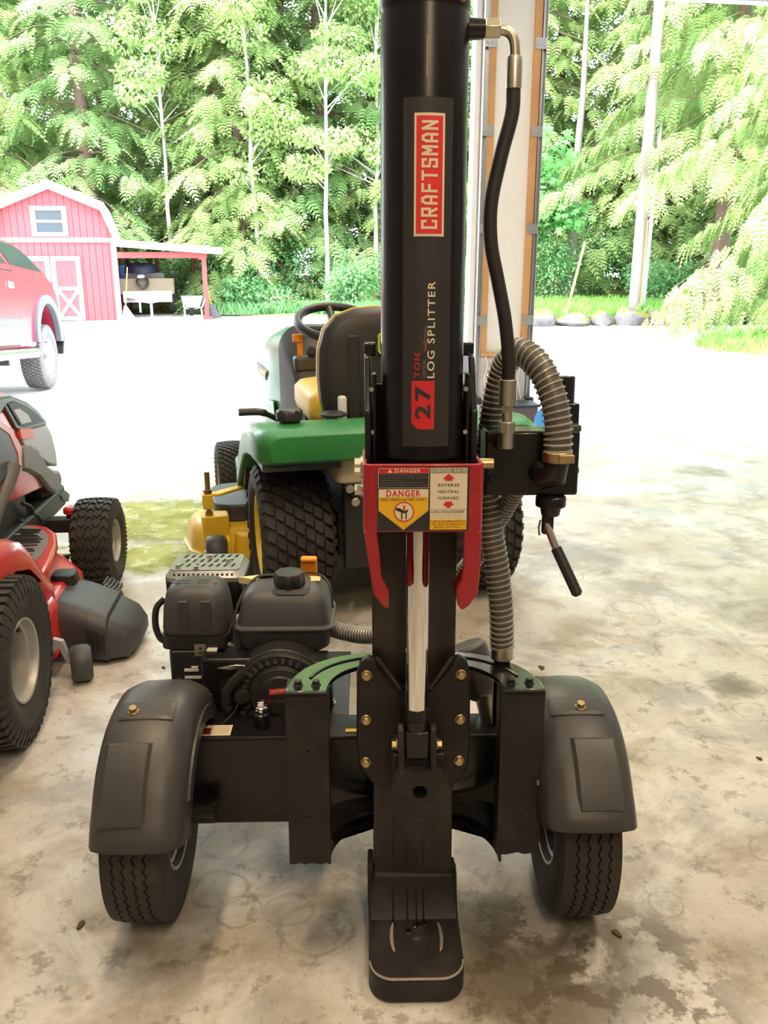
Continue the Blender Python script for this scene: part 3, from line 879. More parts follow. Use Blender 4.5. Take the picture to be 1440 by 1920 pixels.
hd = MT().cyl(h0, h1, .0072, n=14).build('handle_rod', M_chrome, SP)
mb = MT(); mb.cyl(h1, h2, .0098, n=18); d = (h2 - h1).normalized(); mb.cyl(h2, h2 + d * .005, .0098, .005, n=18)
mb.build('handle_grip', M_satin, hd)
# elbow port with clamp
mb = MT(); mb.tube([(.218, -.028, .948), (.222, -.052, .945), (.236, -.066, .950), (.2405, -.068, .975)], [.021, .024, .024, .020], n=18)
mb.build('port_elbow', M_black, V0)
MT().cyl((.2395, -.068, .972), (.2395, -.068, .990), .0255, n=24).build('hose_clamp', M_brass, SP, bev=.0015)
MT().box(.236, .262, -.099, -.090, .974, .988).build('clamp_screw', M_brass, SP, bev=.001)

# hydraulic pressure hose and fittings
MT().cyl((.062, -.085, 1.640), (.098, -.085, 1.640), .0165, .014, n=18).build('port_boss', M_black, cyl)
mb = MT(); mb.cyl((.095, -.085, 1.6395), (.119, -.085, 1.6395), .0165, n=6)
ft = mb.build('hose_fitting', M_zinc, SP, bev=.0015)
MT().tube(spline([(.117, -.085, 1.639), (.130, -.085, 1.637), (.1395, -.085, 1.627), (.1425, -.085, 1.610), (.1425, -.085, 1.60)], 14), .0085, n=14).build('elbow_pipe', M_zinc, ft)
MT().lathe([(.006, 1.604), (.011, 1.602), (.0125, 1.596), (.0125, 1.556), (.010, 1.555)], (.1425, -.085, 0), n=20).build('crimp_sleeve', M_zinc, ft)
ph = spline([(.1425, -.085, 1.560), (.141, -.085, 1.52), (.126, -.086, 1.46), (.112, -.088, 1.39), (.113, -.09, 1.33), (.126, -.09, 1.27), (.139, -.09, 1.21), (.147, -.088, 1.15), (.149, -.08, 1.108)], 60)
MT().tube(ph, .0112, n=16).build('pressure_hose', M_hose, SP)
mb = MT(); mb.cyl((.149, -.080, 1.070), (.149, -.080, 1.113), .0145, n=22)
lf = mb.build('hose_fitting', M_zinc, SP, bev=.001)
mb = MT(); mb.cyl((.149, -.08, 1.058), (.149, -.08, 1.070), .0095, n=6).cyl((.149, -.08, 1.040), (.149, -.08, 1.058), .0085, n=14)
mb.build('hose_tail', M_zinc, lf)
MT().hexnut((.149, -.08, 1.024), (0, 0, 1), .0155, .019, False).build('swivel_nut', M_zinc, lf, bev=.0015)
MT().cyl((.149, -.08, 1.0), (.149, -.02, 1.0), .0145, n=14).build('fitting_block', M_black, lf)
MT().cyl((.149, -.08, .998), (.149, -.08, 1.028), .013, n=14).build('fitting_stub', M_zinc, lf)

# corrugated suction and return hoses with a pale spiral
def corr(path, r, pitch, name='corrugated_hose', thick=.0022, n=120, M=TILT, mat_=None):
    P = spline(path, n); L = sum((P[i + 1] - P[i]).length for i in range(n))
    o = MB(M).tube(P, r - thick * .4, n=16).build(name, mat_ or M_corr, SP, smooth=60)
    turns = L / pitch; pts = []; a = None; acc = 0; S = 10
    seg = [0]
    for i in range(n): seg.append(seg[-1] + (P[i + 1] - P[i]).length)
    N = int(turns * S); fr = []
    for i in range(n + 1):
        d = (P[min(i + 1, n)] - P[max(i - 1, 0)]).normalized()
        if a is None: a, _ = frame_of(d)
        a = (a - d * a.dot(d)).normalized(); fr.append((a.copy(), d.cross(a)))
    k = 0
    for j in range(N + 1):
        s = L * j / N
        while k < n - 1 and seg[k + 1] < s: k += 1
        t = (s - seg[k]) / max(1e-9, seg[k + 1] - seg[k])
        p = P[k].lerp(P[k + 1], t); A, B = fr[k]; th = 2 * PI * j / S
        pts.append(p + A * (r * math.cos(th)) + B * (r * math.sin(th)))
    MB(M).tube(pts, thick, n=5).build('hose_spiral', M_wire, o, smooth=60)
    return o
corr([(.2395, -.068, .985), (.240, -.066, 1.02), (.232, -.058, 1.075), (.210, -.035, 1.130), (.180, .01, 1.155), (.160, .055, 1.12), (.145, .075, 1.02), (.140, .08, .92), (.150, .075, .82), (.163, .065, .74), (.172, .055, .66), (.176, .06, .585)], .0235, .0112)
corr([(.200, .035, .93), (.188, .06, .89), (.165, .09, .83), (.135, .12, .76), (.10, .15, .70), (.05, .20, .62), (-.02, .26, .545), (-.10, .31, .512), (-.19, .36, .515)], .0175, .0075)
MT().cyl((.176, .06, .560), (.1765, .06, .592), .0225, n=20).build('hose_clamp', M_zinc, SP, bev=.001)
MT().cyl((.177, .06, .42), (.1765, .06, .575), .017, n=16).build('return_pipe', M_black, SP)
mb = MB(); mb.lathe([(.001, -.01), (.030, -.01), (.040, .0), (.043, .012), (.043, .105), (.034, .112), (.001, .112)], (.165, .235, .405), (-.35, .25, .9), n=28)
flt = mb.build('oil_filter', mat('oil_filter_grey', (.10, .09, .09), .4), SP, bev=.002)
MB().cyl((.19, .21, .35), (.18, .225, .415), .034, .040, n=18).build('filter_head', M_zinc, flt, bev=.002)

# log cradles and their arched brackets
m_cr = M_steel
def arch(z0, z1, s, lip):
    """flat curved bracket from the beam to the cradle, seen from above"""
    N = 14; out = []; inn = []
    for i in range(N + 1):
        t = PI / 2 * i / N
        out.append((s * (.060 + .178 * math.sin(t)), -.062 + .185 * math.cos(t) ** .9 if math.cos(t) > 0 else -.062))
        inn.append((s * (.060 + .102 * math.sin(t)), -.062 + .122 * math.cos(t) ** .9 if math.cos(t) > 0 else -.062))
    return out, inn
for z0, nm in ((.540, 'upper'), (.215, 'lower')):
    for s in (-1, 1):
        out, inn = arch(0, 0, s, 0)
        o = MT().prism(out + inn[::-1], z0, z0 + .009, 'xy').build('cradle_arch', M_arch, SP, bev=.002)
        mid = [((a[0] * .55 + b[0] * .45), (a[1] * .55 + b[1] * .45), z0 + .009) for a, b in zip(out, inn)][2:-3]
        MT().tube(mid, .0035, n=8).build('arch_rib', M_arch, o)
        if z0 > .4: continue
        lo = MT(); lo.prism(inn + [(p[0] + (.004 * (1 if s < 0 else -1)) * -1, p[1] - .004) for p in inn[::-1]], z0 - .022, z0 + .002, 'xy')
        lo.build('arch_web', M_black, o)
for s, x0, x1, zb in ((-1, -.239, -.160, .196), (1, .157, .238, .212)):
    mb = MT()
    bot = [(x0 + (x1 - x0) * i / 8, zb + random.uniform(-.003, .003)) for i in range(9)]
    mb.prism(bot + [(x1, .546), (x0, .546)], -.066, -.056, 'xz', holes=[circle((x0 + x1) / 2, .43, .0042, 10), circle((x0 + x1) / 2, .295, .0042, 10)])
    cr = mb.build('log_cradle', m_cr, SP, bev=.0015)
    mb = MT(); mb.box(x0, x0 + .009, -.060, -.012, zb + .01, .546).box(x1 - .009, x1, -.060, -.012, zb + .01, .546).box(x0, x1, -.066, .0, .538, .548)
    mb.build('cradle_flange', m_cr, cr, bev=.002)
    for q in (.28, .70):
        x = x0 + (x1 - x0) * q
        MT().hexnut((x, -.034, .5485), (0, 0, 1), .0078, .010).build('bolt', M_satin, cr, bev=.001)

# tank across the axle, axle stubs, stickers, breather
tank = MB().box(-.462, .275, .142, .236, .146, .354).build('reservoir_tank', M_black, SP, bev=.006, seg=3)
MB().box(-.462, .275, .140, .146, .349, .357).build('weld_seam', M_steel, tank, bev=.002)
for s, x0, x1 in ((-1, -.60, -.405), (1, .22, .40)):
    MB().cyl((x0, .112, .203), (x1, .112, .203), .0265, n=22).build('axle_stub', M_black, tank, bev=.002)
    MB().box(*((-.46, -.41) if s < 0 else (.225, .272)), .112, .146, .180, .226).build('axle_bracket', M_black, tank)
st = MB().box(-.445, -.375, .152, .192, .3545, .3556).build('tank_label', M_cream, tank)
MB().box(-.441, -.418, .156, .180, .3556, .3560).build('label_block', mat('maroon_print', (.22, .01, .015), .5), tank)
for i in range(5):
    MB().box(-.414, -.380, .158 + i * .0065, .161 + i * .0065, .3556, .3559).build('label_print', mat('tan_print', (.55, .45, .32), .5) if i == 0 else MATS['tan_print'], tank)
MB().box(-.135, -.108, .160, .172, .3545, .3556).build('tank_label', M_yel, tank)
br = MB().lathe([(.017, .352), (.017, .385), (.012, .388), (.012, .394)], (-.313, .190, 0), n=18).build('breather_neck', M_black, tank)
mb = MB(); mb.lathe([(.0135, .390), (.0145, .395), (.0145, .400), (.010, .403), (.001, .403)], (-.313, .19, 0), n=16)
mb.box(-.3205, -.3055, .1825, .1975, .400, .414)
mb.build('breather_plug', M_chrome, br, bev=.002)
mb = MB(); mb.prism([(.225, .33), (.262, .33), (.262, .385), (.244, .405), (.225, .385)], -.432, -.424, 'yz')
mb.build('lifting_tab', M_black, tank, bev=.003)
# tongue with prop leg, running back from the tank
mb = MB(); mb.box(-.032, .032, .236, 1.15, .235, .30)
tg = mb.build('tongue', M_black, SP, bev=.003)
mb = MB(); mb.box(-.022, .022, 1.02, 1.06, .02, .24).box(-.05, .05, .99, 1.09, 0, .022)
mb.build('prop_leg', M_black, tg, bev=.002)

# wheels under dished mudguards
for s, cx in ((-1, -.531), (1, .331)):
    wheel(SP, (cx, .100, .2035), .2035, .122, .105, 'rib', M_rim, face=-s, h=.006)
FZ = .236
def mudguard(cx, w, Ra, a0, a1, inner):
    """rounded shell swept over the wheel; angle 0 = towards the camera, 90 = up"""
    N = 26; hw = w / 2
    sec = [(-hw - .004, -.075), (-hw, -.05), (-hw + .002, -.028), (-hw + .012, -.010), (-hw + .032, .0), (-hw * .5, .004), (0, .006), (hw * .5, .004), (hw - .032, .0), (hw - .012, -.010), (hw - .002, -.028), (hw, -.05), (hw + .004, -.075)]
    rings = []
    for i in range(N + 1):
        a = R(a0 + (a1 - a0) * i / N)
        ext = .012 * max(0, 1 - i / 3.0)
        rings.append([(cx + x, .100 - (Ra + r + ext) * math.cos(a), FZ + (Ra + r + ext) * math.sin(a)) for x, r in sec])
    mb = MB(); mb.loft(rings, closed=False, caps=False)
    o = mb.build('mudguard', M_fender, SP, smooth=60, solid=.005)
    # raised panels
    def panel(b0, b1, xa, xb, e):
        K = 8; v = []; f = []
        for lay, off in ((0, .001), (1, e)):
            for i in range(K + 1):
                a = R(b0 + (b1 - b0) * i / K); ins = .006 * lay
                aa = a + (ins / Ra if i == 0 else -ins / Ra if i == K else 0)
                for j in range(5):
                    x = xa + (xb - xa) * j / 4 + (ins if j == 0 else -ins if j == 4 else 0)
                    r = Ra + .006 - .004 * (x / hw) ** 2 + off
                    v.append((cx + x, .1 - r * math.cos(aa), FZ + r * math.sin(aa)))
        base = (K + 1) * 5
        for i in range(K):
            for j in range(4):
                q = base + i * 5 + j; f.append((q, q + 1, q + 6, q + 5))
        ring = [(i, 0) for i in range(K + 1)] + [(K, j) for j in range(1, 5)] + [(i, 4) for i in range(K - 1, -1, -1)] + [(0, j) for j in range(3, 0, -1)]
        for k in range(len(ring)):
            p, q = ring[k], ring[(k + 1) % len(ring)]
            f.append((p[0] * 5 + p[1], q[0] * 5 + q[1], base + q[0] * 5 + q[1], base + p[0] * 5 + p[1]))
        MB().add(v, f).build('guard_panel', M_fender, o, smooth=40)
    panel(24 if cx < 0 else 28, 60, -.062 if cx < 0 else -.028, .022 if cx < 0 else .056, .007)
    panel(72, 84, -.055, .05, .004)
    a = R(76); r = Ra + .009
    bx = cx + (-.028 if cx < 0 else .005)
    MB().hexnut((bx, .1 - r * math.cos(a), FZ + r * math.sin(a)), (0, -math.cos(a), math.sin(a)), .0085, .012).build('bolt', M_brass, o, bev=.001)
    # inner cheek closing the guard towards the tank
    ck = MB(); xin = cx + inner * hw
    outl = [(.1 - (Ra - .045) * math.cos(R(t)), FZ + (Ra - .045) * math.sin(R(t))) for t in range(int(a0) + 20, int(a1) - 5, 8)]
    inl = [(.1 - (Ra - .075) * math.cos(R(t)), FZ + (Ra - .075) * math.sin(R(t))) for t in range(int(a0) + 20, int(a1) - 5, 8)]
    ck.prism(outl + inl[::-1], xin - .004, xin + .004, 'yz'); ck.build('guard_cheek', M_fender, o)
    MB().box(min(xin, xin + inner * .03), max(xin, xin + inner * .03), .15, .19, .30, .345).build('guard_bracket', M_steel, o, bev=.002)
mudguard(-.508, .172, .240, 15, 158, 1)
mudguard(.318, .172, .240, 21, 158, -1)
# ------------------------------------------------------------------ the splitter's engine (one part, its pieces are sub-parts)
def rb(x0, x1, y0, y1, z0, z1, r=.02, taper=0.0, n=5):
    """box with rounded plan corners and optional inward taper towards the top"""
    mb = MB()
    a = rrect(x0, x1, y0, y1, r, n); b = rrect(x0 + taper, x1 - taper, y0 + taper, y1 - taper, r, n)
    mb.loft([[(p[0], p[1], z0) for p in a], [(p[0], p[1], z1) for p in b]])
    return mb
EX = Matrix.Identity(4)
eng = rb(-.455, -.215, .27, .47, .345, .47, .02).build('engine', M_black, SP, bev=.006)
MB().box(-.47, -.13, .236, .56, .332, .345).build('engine_plate', M_black, SP, bev=.002)
for (x, y) in ((-.43, .262), (-.36, .262), (-.17, .30)):
    MB().hexnut((x, y, .345), (0, 0, 1), .008, .008).build('plate_bolt', M_zinc, eng)
# fuel tank with flange seam
fx0, fx1, fy0, fy1 = -.378, -.168, .315, .475
mb = MB()
lay = [(.455, .020), (.470, .006), (.510, .000), (.516, -.006), (.522, -.006), (.524, .002), (.575, .010), (.592, .022), (.600, .040)]
mb.loft([[(p[0], p[1], z) for p in rrect(fx0 + q, fx1 - q, fy0 + q, fy1 - q, .024, 5)] for z, q in lay])
ft_ = mb.build('fuel_tank', M_dgrey, eng, smooth=40, bev=.002)
mb = MB(); mb.loft([[(p[0], p[1], z) for p in rrect(-.302 + q, -.212 - q, .335 + q, .44 - q, .02, 5)] for z, q in ((.594, 0), (.603, .006))])
mb.build('filler_dish', M_dgrey, eng)
mb = MB()
prof = []
for z, r in ((.602, .030), (.606, .034), (.628, .034), (.634, .030), (.636, .012)):
    prof.append([( -.262 + (r * (1 + .045 * math.cos(8 * t))) * math.cos(t), .372 + (r * (1 + .045 * math.cos(8 * t))) * math.sin(t), z) for t in [2 * PI * i / 48 for i in range(48)]])
mb.loft(prof); mb.build('fuel_cap', M_satin, eng, smooth=45)
mb = MB(); mb.box(-.243, -.205, .462, .474, .585, .632).box(-.243, -.205, .452, .474, .625, .636)
mb.build('choke_tab', M_orange, eng, bev=.005, seg=3)
m_pale = mat('pale_yellow_sticker', (.75, .62, .30), .5)
MB().box(-.225, -.195, .40, .43, .5995, .601).build('tank_sticker', m_pale, eng)
mb = MB(); mb.prism([(-.385, .43), (-.33, .445), (-.29, .44), (-.30, .425), (-.35, .415)], .585, .600, 'xy'); mb.build('tank_sticker', m_pale, eng)
MB().tube(spline([(-.30, .43, .604), (-.345, .42, .600), (-.378, .37, .56), (-.386, .34, .51), (-.375, .33, .47)], 20), .0035, n=8).build('breather_tube', M_cable, eng)
MB().tube(spline([(-.25, .44, .604), (-.20, .43, .606), (-.172, .38, .596), (-.165, .36, .55)], 16), .0025, n=6).build('breather_tube', M_cable, eng)
# air cleaner: rounded cover over a square base, strap at the left
mb = MB()
lay = [(.500, .0), (.512, -.002), (.560, .002), (.590, .008), (.602, .018), (.608, .034)]
mb.loft([[(p[0], p[1], z) for p in rrect(-.545 + q, -.402 - q, .325 + q, .455 - q, .030, 6)] for z, q in lay])
ac = mb.build('air_cleaner_cover', M_dgrey, eng, smooth=50, bev=.002)
for x in (-.505, -.455):
    MB().box(x, x + .022, .322, .330, .515, .585).build('cover_rib', M_dgrey, eng, bev=.003)
for (x0, x1, y) in ((-.525, -.485, .372), (-.525, -.485, .388), (-.468, -.445, .372), (-.468, -.445, .388), (-.43, -.425, .372)):
    MB().box(x0, x1, y, y + .004, .6075, .6085).build('cover_slot', M_blkpr, eng)
mb = MB(); mb.loft([[(p[0], p[1], z) for p in rrect(-.548 + q, -.398 - q, .322 + q, .458 - q, .02, 5)] for z, q in ((.465, .008), (.47, 0), (.5, 0))])
mb.build('air_cleaner_base', M_satin, eng, smooth=40)
MB().tube(spline([(-.548, .385, .565), (-.566, .38, .545), (-.570, .375, .505), (-.560, .37, .475), (-.545, .37, .468)], 18), .0075, n=8).build('cover_clip', M_satin, eng)
# carburettor box with choke plate and levers
mb = rb(-.530, -.43, .315, .43, .378, .468, .008); mb.build('carburettor_box', M_satin, eng, bev=.003)
MB().lathe([(.001, .335), (.012, .338), (.016, .352), (.022, .366), (.026, .38)], (-.475, .35, 0), n=18).build('float_bowl', M_zinc if False else M_satin, eng)
for z, w_ in ((.420, .032), (.402, .040)):
    MB().box(-.498, -.498 + w_, .3125, .3150, z, z + .006).build('lever_mark', M_white, eng)
MB().prism([(-.482, .432), (-.466, .432), (-.470, .425), (-.478, .425)], .3120, .3148, 'xz').build('lever_mark', M_white, eng)
MB().cyl((-.512, .315, .395), (-.512, .309, .395), .007, n=10).build('cover_screw', M_zinc, eng)
mb = MB(); mb.prism(rrect(-.472, -.446, .458, .486, .002, 2), .312, .316, 'xz', holes=[circle(-.459, .476, .003, 10), [(-.463, .463), (-.455, .463), (-.455, .467), (-.463, .467)]])
mb.build('choke_plate', M_zinc, eng)
mb = MB(); mb.box(-.445, -.422, .308, .330, .452, .474).box(-.440, -.428, .308, .32, .437, .452)
mb.build('spark_plug_clip', mat('pale_connector', (.62, .58, .48), .5), eng, bev=.002)
MB().tube(spline([(-.425, .33, .465), (-.405, .335, .475), (-.39, .34, .47)], 8), .005, n=8).build('plug_wire', M_zinc, eng)
# muffler with a slotted guard
mx0, mx1, my0, my1 = -.575, -.385, .50, .64
mb = MB()
mb.loft([[(p[0], p[1], z) for p in rrect(mx0 + q, mx1 - q, my0 + q, my1 - q, .022, 5)] for z, q in ((.47, .01), (.49, 0), (.560, 0), (.566, .004))], caps=True)
muf = mb.build('muffler', M_black, eng, smooth=40)
holes = []
for r_ in range(3):
    for k in range(8 - r_ % 2):
        x = mx0 + .028 + k * .018 + .009 * (r_ % 2); y = my0 + .035 + r_ * .033
        holes.append([(x, y), (x + .0065, y), (x + .012, y + .022), (x + .0055, y + .022)])
mb = MB(); mb.prism(rrect(mx0 + .012, mx1 - .012, my0 + .014, my1 - .012, .015, 5), .583, .586, 'xy', holes=holes)
m_guard = mat('grey_muffler_guard', (.30, .31, .33), .35, .4)
mb.build('guard_top', m_guard, eng)
mb = MB()
mb.loft([[(p[0], p[1], z) for p in rrect(mx0 + q, mx1 - q, my0 + q, my1 - q, .02, 5)] for z, q in ((.560, .0), (.570, .0), (.584, .013))], caps=False)
mb.build('guard_rim', m_guard, eng, smooth=30)
for k in range(13):
    x = mx0 + .022 + k * .0115
    MB().box(x, x + .005, my0 - .001 + .005, my0 + .010, .569, .579).build('guard_slot', M_blkpr, eng)
for (x, y) in ((-.545, .53), (-.50, .52), (-.48, .60), (-.43, .57)):
    MB().hexnut((x, y, .586), (0, 0, 1), .0065, .008).build('guard_screw', M_zinc, eng)
# blower housing and recoil starter facing the camera
bc = (-.278, .396)
mb = MB()
mb.prism(circle(bc[0], bc[1], .100, 40), .262, .33, 'xz'); mb.prism([(-.40, .462), (-.175, .462), (-.168, .42), (-.165, .35), (-.40, .35), (-.42, .40)], .27, .33, 'xz')
bh = mb.build('blower_housing', M_satin, eng, bev=.004)
mb = MB()
fins = MB()
for k in range(30):
    a = 2 * PI * k / 30
    for r0, r1, w_, dst in ((.072, .086, .006, fins),):
        c_, s_ = math.cos(a), math.sin(a)
        p0 = Vector((bc[0] + r0 * c_, .252, bc[1] + r0 * s_)); p1 = Vector((bc[0] + r1 * c_, .256, bc[1] + r1 * s_))
        fins.bar(p0, p1, w_, .010, up=(0, 1, 0))
fins.build('cooling_slots', M_dgrey, bh if False else eng)
mb = MB(); mb.lathe([(.095, .262), (.093, .252), (.090, .250), (.088, .256), (.070, .256), (.068, .248), (.062, .244), (.048, .240), (.046, .236), (.040, .234), (.001, .234)], (bc[0], 0, bc[1]), (0, 1, 0), n=48)
mb.build('recoil_starter', M_satin, eng, smooth=30)
for k in range(4):
    for q in range(3):
        a0, a1 = R(90 * k + 60), R(90 * k + 120); r_ = .050 + q * .006
        MB().tube([(bc[0] + r_ * math.cos(a0 + (a1 - a0) * i / 8), .2425, bc[1] + r_ * math.sin(a0 + (a1 - a0) * i / 8)) for i in range(9)], .0016, n=5).build('starter_rib', M_dgrey, eng)
MB().lathe([(.044, .2335), (.044, .2325), (.001, .2325)], (bc[0] + .012, 0, bc[1]), (0, 1, 0), n=32).build('starter_badge', M_decal, eng)
MB().prism([(-.300, .404), (-.261, .408), (-.261, .421), (-.300, .417)], .2312, .2320, 'xz').build('badge_field', M_redbr, eng)
mb = MB(); put_text(mb, 'CRAFTSMAN', lambda p, q: (-.298 + .034 * p, .2308, .4085 + .004 * p + .007 * q), .02); mb.build('lettering', M_cream, eng, smooth=0, fix=False)
mb = MB(); put_text(mb, '208cc', lambda p, q: (-.312 + .022 * p, .2310, .386 + .009 * q), .03); mb.build('lettering', mat('maroon_letters', (.28, .01, .02), .5), eng, smooth=0, fix=False)
mb = MB(); put_text(mb, 'OVERHEAD', lambda p, q: (-.285 + .026 * p, .2310, .3865 + .0045 * q), .0); mb.build('lettering', M_gryp, eng, smooth=0, fix=False)
for (x, z) in ((-.385, .425), (-.190, .455)):
    MB().cyl((x, .262, z), (x, .255, z), .0065, n=10).build('housing_screw', M_zinc, eng)
# throttle plate, pull handle, cable
MB().prism([(-.415, .452), (-.375, .460), (-.345, .458), (-.345, .452), (-.385, .448)], .263, .269, 'xz').build('throttle_slot', M_zinc, eng, bev=.001)
mb = MB(); mb.tube(spline([(-.352, .235, .46), (-.388, .232, .42), (-.395, .232, .385), (-.39, .232, .37)], 14), .011, n=10); mb.build('pull_handle', M_satin, eng)
MB().cyl((-.36, .245, .397), (-.36, .235, .397), .018, n=18).build('rope_guide', M_satin, eng, bev=.002)
MB().tube([(-.362, .236, .397), (-.375, .22, .37), (-.398, .20, .354)], .0014, n=5).build('stop_cable', M_cable, eng)
mb = MB(); mb.prism([(-.46, .345), (-.39, .345), (-.375, .40), (-.40, .47), (-.455, .47)], .30, .40, 'xz'); mb.build('cylinder_head', M_satin, eng, bev=.006)
# ------------------------------------------------------------------ green garden tractor with a yellow mower deck
m_green = mat('glossy_green_paint', (.03, .22, .06), .38, var=.08, coat=.12, scale=3, spec=.35)
m_gryel = mat('tractor_yellow_paint', (.82, .52, .03), .4, var=.1, dirt=(.35, .2, .03), dirt_amt=.4, dirt_scale=12)
m_seaty = mat('yellow_seat_vinyl', (.80, .50, .05), .45, var=.05)
m_seatb = mat('charcoal_seat_shell', (.022, .019, .018), .5, var=.15, bump=.06, bscale=300)
m_dash = mat('grey_black_console', (.05, .05, .055), .45, var=.1)
m_beige = mat('beige_gearcase', (.42, .36, .25), .5, var=.2)
GT = empty('garden_tractor', (-.01, 3.22, 0), R(15))
tag(GT, 'green garden tractor with black seat, yellow wheels and yellow mower deck', 'lawn tractor')
m_trim_y = mat('yellow_wheel_disc', (.85, .60, .02), .4)
for s in (-1, 1):
    wheel(GT, (s * .366, 0, .28), .28, .27, .16, 'turf', m_trim_y, face=s, h=.012, n=56, dish=.35)
    wheel(GT, (s * .47, 1.27, .19), .19, .16, .10, 'turf', m_trim_y, face=s, h=.009, dish=.3)
# hood, lofted along the tractor
def section(hw, zt, zb, r, y, sl=.0):
    p = rrect(-hw, hw, zb, zt, (.01, .01, r, r), 5)
    return [(x, y + sl * (z - zb), z) for x, z in p]
mb = MB()
mb.loft([section(.250, .985, .52, .12, .90), section(.268, .970, .44, .13, 1.15), section(.268, .925, .42, .13, 1.42), section(.250, .86, .44, .13, 1.62), section(.205, .77, .47, .12, 1.74), section(.13, .68, .52, .07, 1.79)])
hood = mb.build('hood', m_green, GT, smooth=50, bev=.006)
for s in (-1, 1):
    mb = MB(); mb.prism([(1.22, .742), (1.66, .735), (1.64, .69), (1.30, .682)], s * .262, s * .274, 'yz')
    mb.build('side_grille', M_satin, hood, bev=.004)
    mb = MB(); mb.prism([(1.24, .732), (1.52, .722), (1.50, .704), (1.28, .702)], s * .270, s * .279, 'yz')
    mb.build('model_plate', m_seaty, hood, bev=.003)
    mb = MB(); mb.prism([(1.02, .62), (1.2, .60), (1.16, .52), (.98, .54)], s * .268, s * .276, 'yz'); mb.build('heat_shield', m_green, hood, bev=.004)
mb = MB(); put_text(mb, '13 / 5', lambda p, q: (-.2796, 1.50 - .24 * p, .706 + .012 * q), .01)
# console, steering wheel, levers
mb = MB()
mb.loft([[(x, .60 + .0 * x, z) for x, z in rrect(-.19, .19, .40, .62, .03)], [(x, .74, z) for x, z in rrect(-.225, .225, .40, .86, .06)], [(x, .92, z) for x, z in rrect(-.255, .255, .42, .995, .11)]])
con = mb.build('console', m_dash, GT, smooth=45, bev=.006)
MB().box(-.215, -.10, .70, .78, .80, .868).build('dash_pod', m_dash, con, bev=.015, seg=3)
mb = MB(); mb.cyl((-.135, .72, .88), (-.135, .70, .895), .022, n=18); mb.build('key_switch', M_satin, con, bev=.002)
mb = MB(); mb.box(-.195, -.170, .735, .745, .86, .94).box(-.215, -.172, .725, .748, .93, .965); mb.build('throttle_lever', m_orange if False else M_orange, con, bev=.004)
sc, st_ = Vector((-.02, .72, 1.015)), R(-33)
SM = Matrix.Translation(sc) @ Matrix.Rotation(R(20), 4, 'X')
mb = MB(SM); mb.tube([(.172 * math.cos(2 * PI * i / 40), .172 * math.sin(2 * PI * i / 40), 0) for i in range(40)], .0195, n=12, closed=True)
sw = mb.build('steering_wheel', M_satin, GT, smooth=60)
for a in (200, 340, 90):
    MB(SM).tube([(0, 0, -.03), (.09 * math.cos(R(a)), .09 * math.sin(R(a)), -.022), (.178 * math.cos(R(a)), .178 * math.sin(R(a)), 0)], [.028, .022, .016], n=10).build('spoke', M_satin, sw)
mb = MB(SM); mb.lathe([(.001, -.012), (.05, -.016), (.055, -.03), (.04, -.05)], n=24); mb.build('wheel_hub', M_satin, sw)
MB().cyl((-.02, .71, 1.02), (-.01, .85, .88), .03, n=16).build('steering_column', M_satin, con)
# seat
so = [(-.150, .655), (-.190, .69), (-.212, .76), (-.219, .86), (-.214, .96), (-.192, 1.035), (-.145, 1.085), (-.07, 1.110), (.01, 1.116), (.09, 1.110), (.165, 1.085), (.212, 1.035), (.234, .96), (.239, .86), (.232, .76), (.21, .69), (.17, .655)]
def seat_ring(k, y, z_shift=0):
    return [(.01 + (x - .01) * k, y + .10 * max(0, (z - .75)) * .55, .88 + (z - .88) * k + z_shift) for x, z in so]
mb = MB(); mb.loft([seat_ring(.72, .055), seat_ring(.90, .068), seat_ring(1.0, .10), seat_ring(1.0, .13)])
st = mb.build('seat_shell', m_seatb, GT, smooth=55, bev=.006)
mb = MB(); mb.loft([seat_ring(1.012, .131), seat_ring(1.015, .142), seat_ring(1.0, .15)]); mb.build('seat_piping', m_seaty, st, smooth=55)
mb = MB(); mb.loft([seat_ring(.985, .148), seat_ring(.97, .19), seat_ring(.85, .215)]); mb.build('back_cushion', m_seaty, st, smooth=55)
for s in (-1, 1):
    x = .01 + s * .10
    mb = MB(); mb.loft([[(x - .025 + s * .0, .052 + .1 * max(0, z - .75) * .55, z), (x + .025, .052 + .1 * max(0, z - .75) * .55, z), (x + .03, .075 + .1 * max(0, z - .75) * .55, z), (x - .03, .075 + .1 * max(0, z - .75) * .55, z)] for z in (.70, .85, .98, 1.02)])
    mb.build('shell_rib', m_seatb, st, smooth=60, bev=.008)
mb = MB(); mb.loft([[(x, y, z) for x, y in rrect(-.24 + q, .26 - q, .16 + q, .66 - q, .09, 6)] for z, q in ((.655, .03), (.665, .01), (.70, .0), (.76, .0), (.785, .02), (.795, .06))])
mb.build('seat_cushion', m_seaty, st, smooth=55)
mb = MB(); mb.loft([[(x, y, z) for x, y in rrect(-.21 + q, .23 - q, .14 + q, .6 - q, .05, 5)] for z, q in ((.60, .03), (.655, 0))])
mb.build('seat_pan', m_dash, st, smooth=45)
bz, bx = .985, .045
MB().prism(rrect(bx - .045, bx + .045, bz - .040, bz + .040, .016, 5), .0475, .060, 'xz', holes=[rrect(bx - .038, bx + .038, bz - .033, bz + .033, .012, 5)]).build('badge_rim', mat('lime_badge', (.45, .55, .03), .4), st)
MB().prism(rrect(bx - .038, bx + .038, bz - .033, bz + .033, .012, 5), .050, .060, 'xz').build('badge_field', m_green, st)
MB().prism([(bx - .028, bz - .018), (bx - .012, bz - .004), (bx + .010, bz + .002), (bx + .026, bz + .020), (bx + .022, bz - .002), (bx + .008, bz - .016), (bx - .008, bz - .014)], .0485, .0505, 'xz').build('badge_emblem', mat('lime_emblem', (.55, .60, .10), .4), st)
